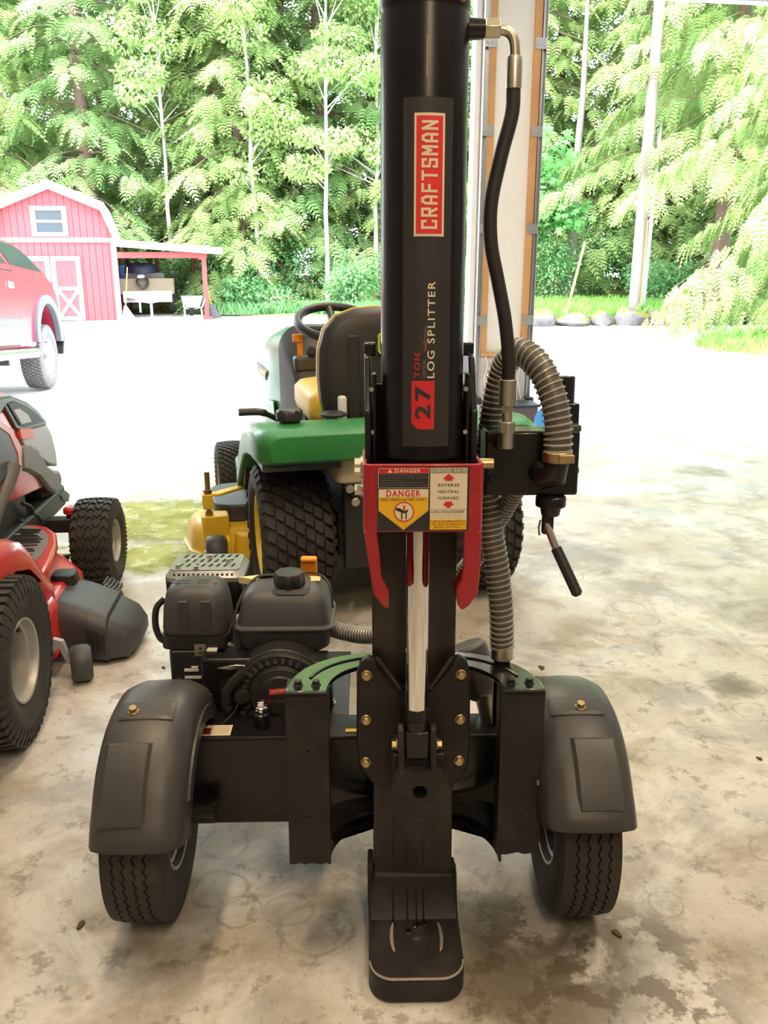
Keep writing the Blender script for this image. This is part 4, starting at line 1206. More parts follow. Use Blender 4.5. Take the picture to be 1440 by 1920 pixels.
mb = MB(); mb.box(-.16, .18, .10, .30, .56, .61).box(-.12, -.08, .05, .12, .52, .66).box(.10, .14, .05, .12, .52, .66); mb.build('seat_frame', M_black, st, bev=.004)
# fender deck: moulded green pan over both rear tyres
mb = MB()
def pan(y, zt, zb, xl, xr, r):
    return [(x, y, z) for x, z in rrect(xl, xr, zb, zt, (r * .5, r * .5, r, r), 5)]
mb.loft([pan(-.345, .700, .668, -.40, .40, .014), pan(-.340, .728, .642, -.47, .47, .035), pan(-.29, .742, .622, -.505, .505, .05), pan(-.20, .744, .615, -.518, .518, .055), pan(-.10, .736, .612, -.52, .52, .055), pan(-.02, .712, .605, -.515, .515, .05), pan(.03, .66, .600, -.50, .50, .03)])
fd = mb.build('fender_deck', m_green, GT, smooth=50, bev=.004)
mb = MB(); mb.prism([(-.13, .63), (-.24, .63), (-.28, .60), (-.13, .60)], -.345, -.30, 'xz')
for s in (-1, 1):
    rg_ = []
    for (y, zt, zb, w_) in ((-.12, .730, .62, .12), (.02, .715, .60, .12), (.16, .675, .56, .115), (.28, .605, .49, .105), (.38, .52, .42, .09), (.46, .45, .36, .07)):
        rg_.append([(s * (.518 - w_ + x), y, z) for x, z in rrect(0, w_, zb, zt, (.01, .01, .04, .03), 4)])
    MB().loft(rg_).build('fender_side', m_green, fd, smooth=50)
    mb = MB(); mb.prism([(-.30, .60), (-.29, .635), (.05, .635), (.20, .58), (.32, .50), (.42, .40), (.40, .36), (.34, .42), (.27, .52), (.16, .575), (-.10, .595)], s * .225, s * .495, 'yz')
    mb.build('wheel_arch', M_satin, fd, bev=.004)
    # sweeping footrest panel and tread pad
    mb = MB(); w0, w1 = s * .33, s * .515
    prof = [(.40, .62), (.50, .50), (.58, .40), (.68, .335), (.98, .315), (1.05, .36)]
    top = [(w0, y, z) for y, z in prof]; bot = [(w1, y, z) for y, z in prof]
    mb.loft([[(s * .27, y, z) for y, z in prof] + [(s * .27, y, z - .03) for y, z in prof[::-1]], [(s * .455, y, z) for y, z in prof] + [(s * .455, y, z - .03) for y, z in prof[::-1]], [(s * .472, y, z - .02) for y, z in prof] + [(s * .472, y, z - .06) for y, z in prof[::-1]]])
    fr = mb.build('footrest', m_green, GT, smooth=50, bev=.004)
    for k in range(6):
        for j in range(3):
            y0 = .425 + k * .05; x0 = s * (.305 + j * .05); 
            def zz(y):
                for (ya, za), (yb, zb) in zip(prof, prof[1:]):
                    if ya <= y <= yb: return za + (zb - za) * (y - ya) / (yb - ya)
                return .32
            xa, xb = sorted((x0, x0 + s * .04))
            mb = MB(); mb.hexa([(xa, y0, zz(y0)), (xb, y0, zz(y0)), (xb, y0 + .04, zz(y0 + .04)), (xa, y0 + .04, zz(y0 + .04)), (xa, y0, zz(y0) + .007), (xb, y0, zz(y0) + .007), (xb, y0 + .04, zz(y0 + .04) + .007), (xa, y0 + .04, zz(y0 + .04) + .007)])
            mb.build('grip_pad', m_dash, fr, bev=.002)
def knob(x, y, z, r, h, name):
    mb = MB(); rings = []
    for zz, k in ((0, .80), (.25, .82), (.35, 1), (.85, 1), (1, .85)):
        rings.append([(x + r * k * (1 + .05 * math.cos(9 * t) * (k == 1)) * math.cos(t), y + r * k * (1 + .05 * math.cos(9 * t) * (k == 1)) * math.sin(t), z + h * zz) for t in [2 * PI * i / 54 for i in range(54)]])
    mb.loft(rings); return mb.build(name, M_satin, fd, smooth=45)
knob(-.377, -.16, .735, .046, .055, 'fuel_cap')
MB().lathe([(.05, .748), (.05, .757), (.035, .763), (.001, .763)], (-.20, -.06, -.008), n=24).build('gauge_cap', M_satin, fd)
MB().box(-.165, -.135, -.01, .03, .70, .80).build('deck_lever', mat('white_lever_sleeve', (.75, .75, .78), .4), fd, bev=.008)
mb = MB(); mb.tube(spline([(-.30, .62, .60), (-.36, .60, .635), (-.40, .59, .650), (-.485, .585, .652)], 14), [.012] * 6 + [.017] * 9, n=10); mb.build('hydro_pedal', M_satin, GT)
# rear plate, gearcase and hitch
MB().box(-.20, .20, -.24, -.20, .20, .60).build('rear_plate', M_satin, GT, bev=.006)
rb(-.24, -.05, -.31, -.12, .545, .640, .03, .015).build('gearcase', m_beige, GT, bev=.008)
rb(.02, .22, -.30, -.12, .555, .630, .03, .015).build('gearcase', m_beige, GT, bev=.008)
for (x, z) in ((-.19, .52), (-.17, .47), (-.12, .55)):
    MB().cyl((x, -.24, z), (x, -.29, z), .016, n=14).build('frame_bolt', M_zinc, GT, bev=.003)
MB().box(-.10, .10, -.36, -.20, .30, .315).build('hitch_plate', M_satin, GT, bev=.004)
MB().box(-.22, .22, -.20, 1.5, .24, .40).build('chassis', M_satin, GT, bev=.01)
MB().cyl((-.40, 0, .28), (.40, 0, .28), .045, n=16).build('rear_axle', M_satin, GT)
MB().box(-.42, .42, 1.23, 1.31, .19, .25).build('front_axle', M_satin, GT, bev=.01)
# mower deck
mb = MB()
dk = [(-.74, .62), (-.72, .45), (-.62, .32), (-.45, .26), (.0, .24), (.45, .26), (.60, .40), (.62, .62), (.56, .82), (.30, .95), (-.30, .95), (-.62, .85)]
def off(k, z): return [(.0 + (x + .05) * k - .05, .60 + (y - .60) * k, z) for x, y in dk]
mb.loft([off(1.03, .085), off(1.0, .095), off(.985, .17), off(.94, .205), off(.86, .215)])
deck = mb.build('mower_deck', m_gryel, GT, smooth=50, bev=.006)
rb(-.62, -.22, .40, .78, .215, .290, .09).build('belt_cover', M_dgrey, deck, bev=.008)
MB().prism([(-.68, .32), (-.57, .32), (-.57, .40), (-.68, .42)], .14, .27, 'xy').build('lift_post', m_gryel, deck, bev=.004)
mb = MB(); mb.prism([(-.665, .345), (-.60, .40), (-.36, .56), (-.35, .54), (-.60, .34)], .35, .362, 'xy'); mb.build('lift_arm', m_gryel, deck, bev=.003)
MB().box(-.672, -.63, .33, .375, .30, .362).build('lift_bracket', m_gryel, deck, bev=.003)
MB().cyl((-.648, .352, .20), (-.648, .352, .455), .011, n=10).build('threaded_rod', M_brass, deck)
for z in (.272, .365):
    MB().hexnut((-.648, .352, z), (0, 0, 1), .018, .016, False).build('rod_nut', M_brass, deck, bev=.001)
rb(-.56, -.42, .24, .36, .10, .205, .04, .01).build('deck_skirt', m_gryel, deck, bev=.008)
for (x, y) in ((-.635, .225), (-.60, .97), (.55, .25)):
    mb = MB(); mb.lathe([(.02, -.04), (.055, -.04), (.066, -.03), (.070, 0), (.066, .03), (.055, .04), (.02, .04)], (x, y, .15), (1, 0, 0), n=28)
    mb.build('gauge_wheel', M_dgrey, deck, smooth=50)
    MB().cyl((x - .05, y, .15), (x + .055, y, .15), .011, n=10).build('gauge_axle', M_zinc, deck)
    MB().box(x + .045, x + .058, y - .02, y + .06, .13, .20).build('gauge_bracket', m_gryel, deck, bev=.003)

# ------------------------------------------------------------------ red lawn tractor at the left edge
m_rred = mat('red_tractor_paint', (.55, .025, .03), .3, var=.08, coat=.5, scale=3)
m_rgry = mat('slate_hood_trim', (.07, .078, .085), .4, var=.1)
m_rlite = mat('silver_grey_nose', (.36, .35, .38), .4, var=.05)
m_bump = mat('grey_bumper_plastic', (.16, .15, .15), .5, var=.1)
RT = empty('lawn_tractor', (-1.44, 2.09, 0), R(5))
tag(RT, 'red lawn tractor with grey nose and black side chute, cut by the left edge', 'lawn tractor')
m_silv = mat('pale_silver_rim', (.42, .41, .39), .45, .4, var=.1)
for s in (-1, 1):
    wheel(RT, (s * .366, 0, .242), .242, .205, .115, 'bars', m_silv, face=s, h=.010, n=56, dish=.6)
    wheel(RT, (s * .375, 1.205, .18), .18, .160, .085, 'chevron', m_silv, face=s, h=.008)
mb = MB()
mb.loft([section(.17, .90, .50, .09, .62), section(.186, .875, .46, .10, .85), section(.188, .83, .44, .10, 1.02), section(.185, .765, .42, .11, 1.16), section(.172, .69, .40, .10, 1.27), section(.14, .60, .40, .08, 1.34), section(.09, .52, .40, .04, 1.37)])
rh = mb.build('hood', m_rred, RT, smooth=50, bev=.006)
for s in (-1, 1):
    def sp(poly, m, t0, t1, nm, bev=.003):
        mb = MB(); mb.prism(poly, s * t0, s * t1, 'yz'); return mb.build(nm, m, rh, bev=bev)
    sp([(.62, .80), (.80, .84), (.92, .828), (1.08, .78), (1.20, .725), (1.285, .668), (1.28, .652), (.99, .686), (.93, .705), (.90, .735), (.84, .80), (.78, .78)], m_rgry, .165, .196, 'light_surround', .006)
    sp([(.865, .808), (.93, .808), (1.06, .765), (1.16, .72), (1.245, .672), (1.02, .696), (.96, .715)], M_blkpr, .180, .2000, 'light_recess', 0)
    sp([(.905, .782), (.98, .772), (1.06, .735), (1.095, .700), (.975, .712)], m_rlite, .190, .2010, 'headlamp')
    sp([(.955, .690), (1.29, .652), (1.34, .60), (1.37, .52), (1.365, .46), (1.25, .50), (1.12, .57), (.99, .63)], m_rlite, .150, .1955, 'nose_panel', .006)
    sp([(.955, .700), (1.095, .676), (1.100, .640), (.965, .662)], mat('salmon_sticker', (.80, .20, .12), .45) if s < 0 else MATS['salmon_sticker'], .190, .1990, 'hood_sticker', 0)
    sp([(.62, .76), (.74, .76), (.85, .71), (.91, .64), (.92, .58), (.62, .56)], m_rgry, .180, .195, 'hood_vent')
    sp([(.62, .775), (.75, .775), (.88, .715), (.955, .635), (1.03, .625), (1.02, .61), (.945, .60), (.93, .55), (.90, .55), (.905, .62), (.85, .70), (.74, .755), (.62, .755)], m_rred, .185, .197, 'hood_crease', .003)
    sp([(.955, .64), (1.06, .62), (1.13, .59), (1.22, .50), (1.31, .455), (1.375, .44), (1.395, .40), (1.37, .365), (1.30, .36), (1.22, .395), (1.12, .475), (1.0, .53), (.935, .55)], m_bump, .140, .201, 'bumper_side', .012)
mb = MB(); mb.loft([[(x, y, z) for x, y in rrect(-.19 + q, .19 - q, 1.25, 1.42 - q, .05, 6)] for z, q in ((.35, .02), (.365, 0), (.43, 0), (.445, .02))])
mb.build('bumper', m_bump, RT, smooth=50)
MB().tube(spline([(.200, .83, .60), (.185, .79, .545), (.16, .72, .47), (.145, .68, .40), (.145, .66, .32)], 20), .031, n=16).build('exhaust_pipe', m_bump, RT)
MB().box(-.16, .16, .60, 1.05, .34, .52).build('engine_block', M_blkpr, RT, bev=.02)
for i, (x, y, z) in enumerate(((.175, .95, .42), (.178, 1.02, .36), (.172, .90, .37))):
    MB().tube(spline([(x, y, z), (x + .012, y + .05, z - .03), (x + .004, y + .10, z - .10)], 8), .008, n=8).build('engine_hose', M_cable, RT)
mb = MB(); mb.prism([(1.00, .26), (1.03, .33), (1.32, .37), (1.42, .34), (1.40, .29), (1.2, .26)], .150, .160, 'yz', holes=[circle(1.12, .30, .012, 10), circle(1.25, .32, .014, 10)])
mb.build('side_frame', m_rlite, RT, bev=.001)
mb = MB(); mb.prism([(1.36, .335), (1.44, .335), (1.50, .30), (1.47, .275), (1.40, .30)], .18, .195, 'yz'); mb.build('frame_clip', M_satin, RT, bev=.003)
mb = MB(); mb.box(-.28, .285, 1.18, 1.23, .225, .285); ax = mb.build('front_axle', M_satin, RT, bev=.006)
for s in (-1, 1):
    MB().cyl((s * .275, 1.205, .16), (s * .275, 1.205, .31), .020, n=14).build('king_pin', M_satin, ax)
    MB().lathe([(.023, .300), (.030, .304), (.030, .322), (.020, .330), (.001, .331)], (s * .275, 1.205, 0), n=18).build('pin_cap', m_rred, ax)
    MB().box(min(s * .27, s * .33), max(s * .27, s * .33), 1.185, 1.225, .13, .22).build('knuckle', M_satin, ax, bev=.005)
    MB().box(min(s * .13, s * .27), max(s * .13, s * .27), 1.12, 1.14, .13, .15).build('steering_arm', M_satin, ax, bev=.003)
# footboard with ribbed pad, rear fender, deck, chute
for s in (-1, 1):
    o_ = [(.10, .30), (.22, .30)]
    fb = [(s * .12, .40), (s * .12, .93), (s * .22, .93), (s * .275, .895), (s * .325, .82), (s * .362, .70), (s * .385, .55), (s * .400, .40), (s * .375, .33)]
    mb = MB(); mb.prism(fb, .315, .345, 'xy'); f_ = mb.build('footboard', m_rred, RT, bev=.012, seg=3)
    pad = [(s * .16, .50), (s * .15, .895), (s * .215, .893), (s * .262, .86), (s * .305, .79), (s * .330, .70), (s * .345, .58), (s * .343, .46), (s * .30, .44)]
    MB().prism(pad, .343, .350, 'xy').build('foot_pad', mat('grey_foot_pad', (.17, .155, .155), .6) if s < 0 else MATS['grey_foot_pad'], f_, bev=.002)
    random.seed(4)
    for k in range(22):
        y = .47 + k * .018; xa = s * random.uniform(.17, .21); xb = s * (random.uniform(.28, .325) - max(0, y - .7) * .35); dy = random.uniform(-.012, .012)
        MB().bar((xa, y, .352), (xb, y + dy, .352), .005, .004).build('pad_rib', M_satin, f_)
    mb = MB()
    prof = [(-.30, .50), (-.22, .545), (-.05, .565), (.12, .555), (.23, .52), (.31, .455), (.37, .385), (.43, .335)]
    rin, rout = [], []
    def ring(x, dz): return [(x, y, z - dz) for y, z in prof] + [(x, y, z - dz - .022) for y, z in prof[::-1]]
    mb.loft([ring(s * .0, -.01), ring(s * .20, 0), ring(s * .36, 0), ring(s * .398, .012), ring(s * .414, .04), ring(s * .418, .075)])
    mb.build('rear_fender', m_rred, RT, smooth=50, bev=.003)
    MB().prism([(-.1, .52), (.2, .52), (.36, .42), (.46, .32), (.3, .30), (.25, .2), (-.1, .2)], s * .20, s * .24, 'yz').build('fender_well', M_blkpr, RT)
mb = MB()
dk2 = [(-.50, .50), (-.46, .30), (-.25, .20), (.20, .20), (.36, .26), (.415, .36), (.415, .80), (.30, .98), (-.30, .98), (-.48, .80)]
def off2(k, z): return [(x * k, .60 + (y - .60) * k, z) for x, y in dk2]
mb.loft([off2(1.02, .07), off2(1.0, .08), off2(.985, .20), off2(.93, .225), off2(.5, .23)])
rd = mb.build('mower_deck', m_rred, RT, smooth=50, bev=.005)
# black discharge chute, sloping down to the right, with a ribbed step
def ch(x, zt, zb, y0, y1, r):
    return [(x, y, z) for y, z in rrect(y0, y1, zb, zt, (.006, .006, r, r), 6)]
mb = MB(); mb.loft([ch(.345, .205, .07, .46, .74, .05), ch(.40, .212, .055, .45, .75, .06), ch(.46, .200, .045, .44, .745, .06), ch(.515, .180, .035, .43, .74, .06)], caps=True)
cu = mb.build('discharge_chute', M_dgrey, RT, smooth=50, bev=.004)
mb = MB(); mb.loft([ch(.51, .194, .028, .425, .745, .06), ch(.565, .168, .022, .42, .73, .06), ch(.57, .152, .022, .43, .72, .055)])
mb.build('chute_step', M_dgrey, cu, smooth=50, bev=.004)
mb = MB(); mb.loft([ch(.565, .155, .022, .43, .72, .055), ch(.625, .118, .02, .45, .71, .045), ch(.655, .085, .035, .52, .67, .025)])
mb.build('chute_lip', M_dgrey, cu, smooth=50, bev=.004)
for k in range(5):
    x = .508 + k * .012
    MB().box(x, x + .005, .414, .424, .045 + .003 * k, .140 - .005 * k).build('chute_rib', M_satin, cu, bev=.001)
    MB().box(x, x + .005, .67, .745, .178 - .005 * k, .199 - .006 * k).build('chute_rib', M_satin, cu, bev=.001)
rb(.335, .425, .63, .72, .20, .245, .02, .006).build('chute_hinge', M_satin, cu, bev=.004)
MB().cyl((.335, .60, .212), (.40, .60, .212), .006, n=8).build('hinge_pin', M_zinc, cu)
mb = MB(); mb.lathe([(.02, -.032), (.050, -.032), (.058, -.022), (.060, 0), (.058, .022), (.050, .032), (.02, .032)], (.505, .335, .062), (1, .25, 0), n=26)
gw = mb.build('gauge_wheel', M_dgrey, rd, smooth=50)
mb = MB(); mb.prism([(.405, .10), (.425, .15), (.455, .14), (.475, .06), (.46, .06), (.44, .115), (.415, .09)], .33, .35, 'xz'); mb.build('gauge_bracket', m_rlite, rd, bev=.002)
MB().box(-.19, .19, -.25, 1.45, .27, .36).build('chassis', M_blkpr, RT, bev=.01)
MB().cyl((-.4, 0, .242), (.4, 0, .242), .04, n=14).build('rear_axle', M_satin, RT)
mb = MB(); mb.loft([[(x, y, z) for x, y in rrect(-.20 + q, .20 - q, .05 + q, .45 - q, .07, 6)] for z, q in ((.60, .02), (.62, 0), (.67, 0), (.69, .03))])
mb.build('seat', m_seatb, RT, smooth=50)
# ------------------------------------------------------------------ red four-wheel-drive parked on the sloping drive
m_tred = mat('red_car_paint', (.36, .028, .060), .3, var=.04, coat=.3, scale=2)
m_tgls = mat('tinted_car_glass', (.03, .04, .05), .1, var=.1, spec=.6)
m_tgry = mat('grey_flare_plastic', (.14, .15, .17), .5, var=.05)
m_alu = mat('bright_alloy', (.72, .72, .74), .25, .9)
TK = empty('sport_utility_vehicle', (-4.94, 10.4, -.29), PI + R(5), R(5))
tag(TK, 'red sport utility vehicle parked outside, its rear wheel and window showing', 'car')
def arch_pts(yc, zc, r, n=12): return [(yc + r * math.cos(PI * i / n), zc + r * math.sin(PI * i / n) * 1.06) for i in range(n + 1)]
for s in (-1, 1):
    prof = [(-.46, .56), (-.40, .56)] + arch_pts(0.03, .56, .43)[::-1] + [(.52, .50), (2.25, .50)] + arch_pts(2.72, .56, .43)[::-1] + [(3.2, .55), (3.42, .62), (3.45, .9), (3.3, 1.08), (2.2, 1.20), (1.95, 1.31), (-.10, 1.33), (-.32, 1.28), (-.50, 1.12), (-.57, .95), (-.58, .75)]
    a, b = sorted((s * .66, s * .88))
    q = MB().prism(prof, a, b, 'yz').build('body_side', m_tred, TK, bev=.03, seg=3)
    # door: skin with a shut line around it
    dr = [(1.10, .53), (2.05, .53), (2.10, .8), (2.05, 1.29), (1.16, 1.31), (1.02, 1.12), (.98, .88), (1.00, .70)]
    a, b = sorted((s * .86, s * .889))
    d_ = MB().prism(dr, a, b, 'yz').build('door', m_tred, TK, bev=.012)
    a, b = sorted((s * .882, s * .8835))
    big = [(1.55 + (y - 1.55) * 1.022, .92 + (z - .92) * 1.03) for y, z in dr]
    MB().prism(big, a * 1.0 - (.0022 if s > 0 else -.0022) * 0, b, 'yz').build('shut_line', M_blkpr, TK)
    a, b = sorted((s * .888, s * .905))
    MB().box(a, b, 1.16, 1.33, 1.13, 1.20).build('door_handle', m_alu, d_, bev=.01)
    MB().box(a, b, 1.02, 2.02, .74, .81).build('side_moulding', m_tgry, d_, bev=.008)
    # grey wheel-arch flare
    o1, o2 = arch_pts(.03, .56, .52), arch_pts(.03, .56, .425)
    a, b = sorted((s * .84, s * .925))
    MB().prism(o1 + o2[::-1], a, b, 'yz').build('wheel_flare', m_tgry, TK, bev=.015)
    MB().cyl((s * .90, .62, .44), (s * .90, 2.2, .44), .055, n=16).build('step_bar', m_alu, TK)
    MB().box(min(s * .55, s * .90), max(s * .55, s * .90), 1.5, 1.56, .33, .42).build('step_bracket', M_satin, TK)
    for y in (0.03, 2.72):
        wheel(TK, (s * .755, y, .385), .385, .265, .215, 'at', m_alu, face=s, h=.012, n=48, tyre_mat=M_rubber if (s, y) != (-1, .03) else mat('dusty_truck_tyre', (.16, .14, .14), .8, var=.25, scale=8), dish=.45)
# cabin above the belt line, narrowing to the roof
def cab(z, hw, y0, y1, r): return [(x, y, z) for x, y in rrect(-hw, hw, y0, y1, r, 5)]
MB().loft([cab(1.25, .865, -.40, 2.05, .12), cab(1.34, .855, -.28, 1.95, .12), cab(1.60, .74, .32, 1.55, .12), cab(1.675, .68, .55, 1.42, .12), cab(1.70, .60, .68, 1.30, .12)]).build('cabin', m_tred, TK, smooth=50, bev=.006)
MB().box(-.66, .66, -.50, 3.2, .50, 1.22).build('body_tub', m_tred, TK, bev=.05, seg=3)
for s in (-1, 1):
    def pt(y, z):
        t = (z - 1.34) / .26; hw = .855 + (.74 - .855) * t
        return hw
    def pane(poly, nm, m, o):
        v = [(s * (pt(y, z) + o), y, z) for y, z in poly]; w = [(s * (pt(y, z) - .02), y, z) for y, z in poly]
        n = len(poly); f = [tuple(range(n)), tuple(range(n, 2 * n))[::-1]] + [(i, n + i, n + (i + 1) % n, (i + 1) % n) for i in range(n)]
        return MB().add(v + w, f).build(nm, m, TK, smooth=0)
    g = pane([(-.10, 1.375), (1.02, 1.385), (1.20, 1.60), (1.15, 1.635), (.62, 1.635), (.42, 1.60), (.22, 1.54)], 'side_window', m_tgls, .006)
    pane([(1.16, 1.385), (1.88, 1.385), (1.52, 1.61), (1.32, 1.62)], 'door_window', m_tgls, .006)
MB().tube([(-.70, 1.35, 1.725), (.70, 1.35, 1.725)], .018, n=8).build('roof_bar', m_alu, TK)
mb = MB(); mb.prism([(-.60, .52), (-.66, .56), (-.66, .72), (-.60, .74), (-.50, .72), (-.50, .52)], -.86, .86, 'yz'); mb.build('rear_bumper', m_tgry, TK, bev=.02)
mb = MB(); mb.prism([(-.42, .40), (-.50, .44), (-.56, .60), (-.52, .62), (-.44, .48)], -.92, -.78, 'yz'); mb.build('mud_flap', M_satin, TK, bev=.004)
MB().box(-.6, .6, -.3, 3.2, .36, .52).build('chassis', M_blkpr, TK, bev=.02)
for s in (-1, 1): MB().prism(arch_pts(.03, .50, .44) , min(s * .62, s * .70), max(s * .62, s * .70), 'yz').build('wheel_well', M_satin, TK)

# ------------------------------------------------------------------ red barn-style shed with a lean-to
m_sred = mat('faded_red_siding', (.33, .042, .050), .7, var=.06, scale=3)
m_swht = mat('white_shed_trim', (.55, .55, .55), .6, var=.03)
m_sgls = mat('shed_window_glass', (.03, .04, .05), .25, spec=.4)
m_roof = mat('pale_shingle_roof', (.45, .44, .44), .8, var=.1, scale=20)
m_rpost = mat('red_post_paint', (.25, .035, .035), .7, var=.1)
SA = R(15)
def SHW(x, y):
    dx, dy = x + 6.45, y - 21.45
    return (-6.45 + dx * math.cos(SA) - dy * math.sin(SA), 21.45 + dx * math.sin(SA) + dy * math.cos(SA))
SH = empty('barn_shed', (*SHW(-7.82, 21.45), -.30), SA)
tag(SH, 'red barn-style shed with white trim, loft window and lean-to carport', 'shed')
HW = 1.37
def gam(x):      # underside of the gambrel roof above the shed floor
    x = abs(x)
    return 3.02 - .40 * x if x <= 1.12 else 2.572 - (x - 1.12) * 2.9
# siding planks, lower storey and gable
pw = .155; n_ = int(round(2 * HW / pw)); pw = 2 * HW / n_
for i in range(n_):
    x0, x1 = -HW + i * pw + .006, -HW + (i + 1) * pw - .006
    if not (x1 < -.16 - .5 or x0 > .16 + .5): zlo = 1.50     # behind the doors only the head shows
    else: zlo = 0
    MB().box(x0, x1, -.02, .0, zlo * 0, 1.82).build('plank', m_sred, SH)
    zt = [gam(x0) - .03, gam(x1) - .03]
    if min(zt) > 1.95:
        MB().prism([(x0, 1.90), (x1, 1.90), (x1, zt[1]), (x0, zt[0])], -.02, 0, 'xz').build('plank', m_sred, SH)
MB().prism([(-HW, 0), (HW, 0), (HW, 1.85), (1.12, 2.54), (0, 3.0), (-1.12, 2.54), (-HW, 1.85)], .0, 3.6, 'xz').build('shed_body', m_sred, SH)
for (s) in (-1, 1):
    MB().prism([(0, 3.02), (s * 1.12, 2.57), (s * 1.18, 2.70), (0, 3.19)], -.16, 3.75, 'xz').build('upper_roof', m_roof, SH)
    MB().prism([(s * 1.12, 2.57), (s * 1.18, 2.70), (s * 1.50, 1.84), (s * 1.40, 1.80)], -.16, 3.75, 'xz').build('lower_roof', m_roof, SH)
    MB().prism([(0, 2.99), (s * 1.14, 2.52), (s * 1.20, 2.71), (0, 3.20)], -.19, -.15, 'xz').build('rake_board', m_swht, SH)
    MB().prism([(s * 1.10, 2.54), (s * 1.20, 2.71), (s * 1.52, 1.84), (s * 1.38, 1.80)], -.19, -.15, 'xz').build('rake_board', m_swht, SH)
    MB().box(min(s * 1.27, s * 1.39), max(s * 1.27, s * 1.39), -.05, -.02, 0, 1.82).build('corner_board', m_swht, SH)
MB().box(-1.42, 1.42, -.06, -.02, 1.82, 1.92).build('belt_board', m_swht, SH)
# loft window
wx0, wx1, wz0, wz1 = -.46, .34, 1.95, 2.62
wn = MB().prism([(wx0, wz0), (wx1, wz0), (wx1, wz1), (wx0, wz1)], -.06, -.02, 'xz', holes=[[(wx0 + .11, wz0 + .09), (wx1 - .11, wz0 + .09), (wx1 - .11, wz1 - .09), (wx0 + .11, wz1 - .09)]]).build('window', m_swht, SH)
MB().box(wx0 + .11, wx1 - .11, -.03, -.022, wz0 + .09, wz1 - .09).build('pane', m_sgls, wn)
MB().box(wx0 + .11, wx1 - .11, -.05, -.03, 2.255, 2.315).build('sash_bar', m_swht, wn)
# double doors with X braces
for s in (-1, 1):
    a, b = sorted((s * .015 - .12, s * .62 - .12)) if False else sorted((-.14 + s * .01, -.14 + s * .68))
    dz0, dz1 = .02, 1.50
    d_ = MB().box(a, b, -.045, -.02, dz0, dz1).build('door', m_sred, SH)
    for (x0, x1, z0, z1) in ((a, a + .11, dz0, dz1), (b - .11, b, dz0, dz1), (a, b, dz1 - .10, dz1), (a, b, dz0, dz0 + .09), (a, b, .72, .80)):
        MB().box(x0, x1, -.065, -.045, z0, z1).build('door_board', m_swht, d_)
    MB().bar((a + .1, -.055, dz0 + .08), (b - .1, -.055, .74), .018, .07, up=(0, 0, 1)).build('door_brace', m_swht, d_)
    MB().bar((a + .1, -.055, .74), (b - .1, -.055, dz0 + .08), .018, .07, up=(0, 0, 1)).build('door_brace', m_swht, d_)
    for k in range(1, 4):
        x = a + .11 + (b - a - .22) * k / 4
        MB().box(x - .004, x + .004, -.047, -.044, .8, 1.40).build('door_groove', m_rpost, d_)
# lean-to on the right
MB().hexa([(1.42, -.45, 1.76), (3.85, -.45, 1.58), (3.85, 3.4, 1.58), (1.42, 3.4, 1.76), (1.42, -.45, 1.86), (3.85, -.45, 1.68), (3.85, 3.4, 1.68), (1.42, 3.4, 1.86)]).build('carport_roof', m_roof, SH)
MB().hexa([(1.42, -.49, 1.72), (3.87, -.49, 1.54), (3.87, -.45, 1.54), (1.42, -.45, 1.72), (1.42, -.49, 1.88), (3.87, -.49, 1.70), (3.87, -.45, 1.70), (1.42, -.45, 1.88)]).build('fascia_board', m_swht, SH)
for (x, y) in ((3.42, -.25), (3.35, 3.2), (2.35, 3.2), (1.55, 3.2)):
    MB().box(x - .055, x + .055, y - .055, y + .055, 0, 1.62 + (.12 if x < 2.5 else .0)).build('post', m_rpost, SH, bev=.004)
MB().box(1.4, 3.5, -.31, -.22, 1.46, 1.60).build('carport_beam', m_rpost, SH, bev=.004)
MB().box(1.4, 3.5, 3.15, 3.25, 1.46, 1.60).build('carport_beam', m_rpost, SH, bev=.004)
MB().box(3.30, 3.39, -.3, 3.2, 1.42, 1.54).build('carport_beam', m_rpost, SH, bev=.004)
MB().box(3.32, 3.55, -.36, -.14, 0, .07).build('post_footing', m_rpost, SH, bev=.01)

# things kept under the lean-to
m_ply = mat('weathered_plywood', (.26, .20, .13), .8, var=.15)
m_tarp = mat('navy_tarp', (.015, .02, .05), .5, var=.3)
m_barrel = mat('blue_plastic_drum', (.05, .17, .48), .4, var=.1)
TR = empty('utility_trailer', (*SHW(-5.80, 22.5), -.30), SA); tag(TR, 'pale plywood-sided utility trailer under the lean-to, tongue forward', 'trailer')
MB().box(-.70, .70, 0, .03, .60, .95).build('front_panel', m_ply, TR)
for s in (-1, 1):
    MB().box(min(s * .67, s * .70), max(s * .67, s * .70), 0, 1.9, .60, .95).build('side_panel', m_ply, TR)
    mb = MB(); mb.lathe([(.10, -.07), (.26, -.08), (.28, 0), (.26, .08), (.10, .07)], (s * .62, 1.0, .28), (1, 0, 0), n=24); mb.build('trailer_wheel', M_rubber, TR)
MB().box(-.68, .68, .0, 1.9, .56, .60).build('trailer_bed', m_ply, TR)
MB().box(-.60, .62, -.03, 0, .36, .64).build('trailer_front', m_swht, TR)
MB().bar((-.5, .0, .45), (.08, -1.1, .42), .06, .06).build('draw_bar', m_swht, TR)
MB().bar((.5, .0, .45), (.08, -1.1, .42), .06, .06).build('draw_bar', m_swht, TR)
MB().box(.05, .11, -.86, -.80, .0, .50).build('jack_leg', m_swht, TR)
MB().box(-.22, -.17, -.25, -.20, .12, .45).build('chain_bundle', m_swht, TR)
def MBS(): return MB(Matrix.Translation((*SHW(-5.80, 22.5), 0)) @ Matrix.Rotation(SA, 4, 'Z') @ Matrix.Translation((5.93, -22.6, 0)))
o = MBS(); o.lathe([(.10, -.06), (.15, -.075), (.165, 0), (.15, .075), (.10, .06)], (-6.02, 22.50, .55), (0, .9, .35), n=24)
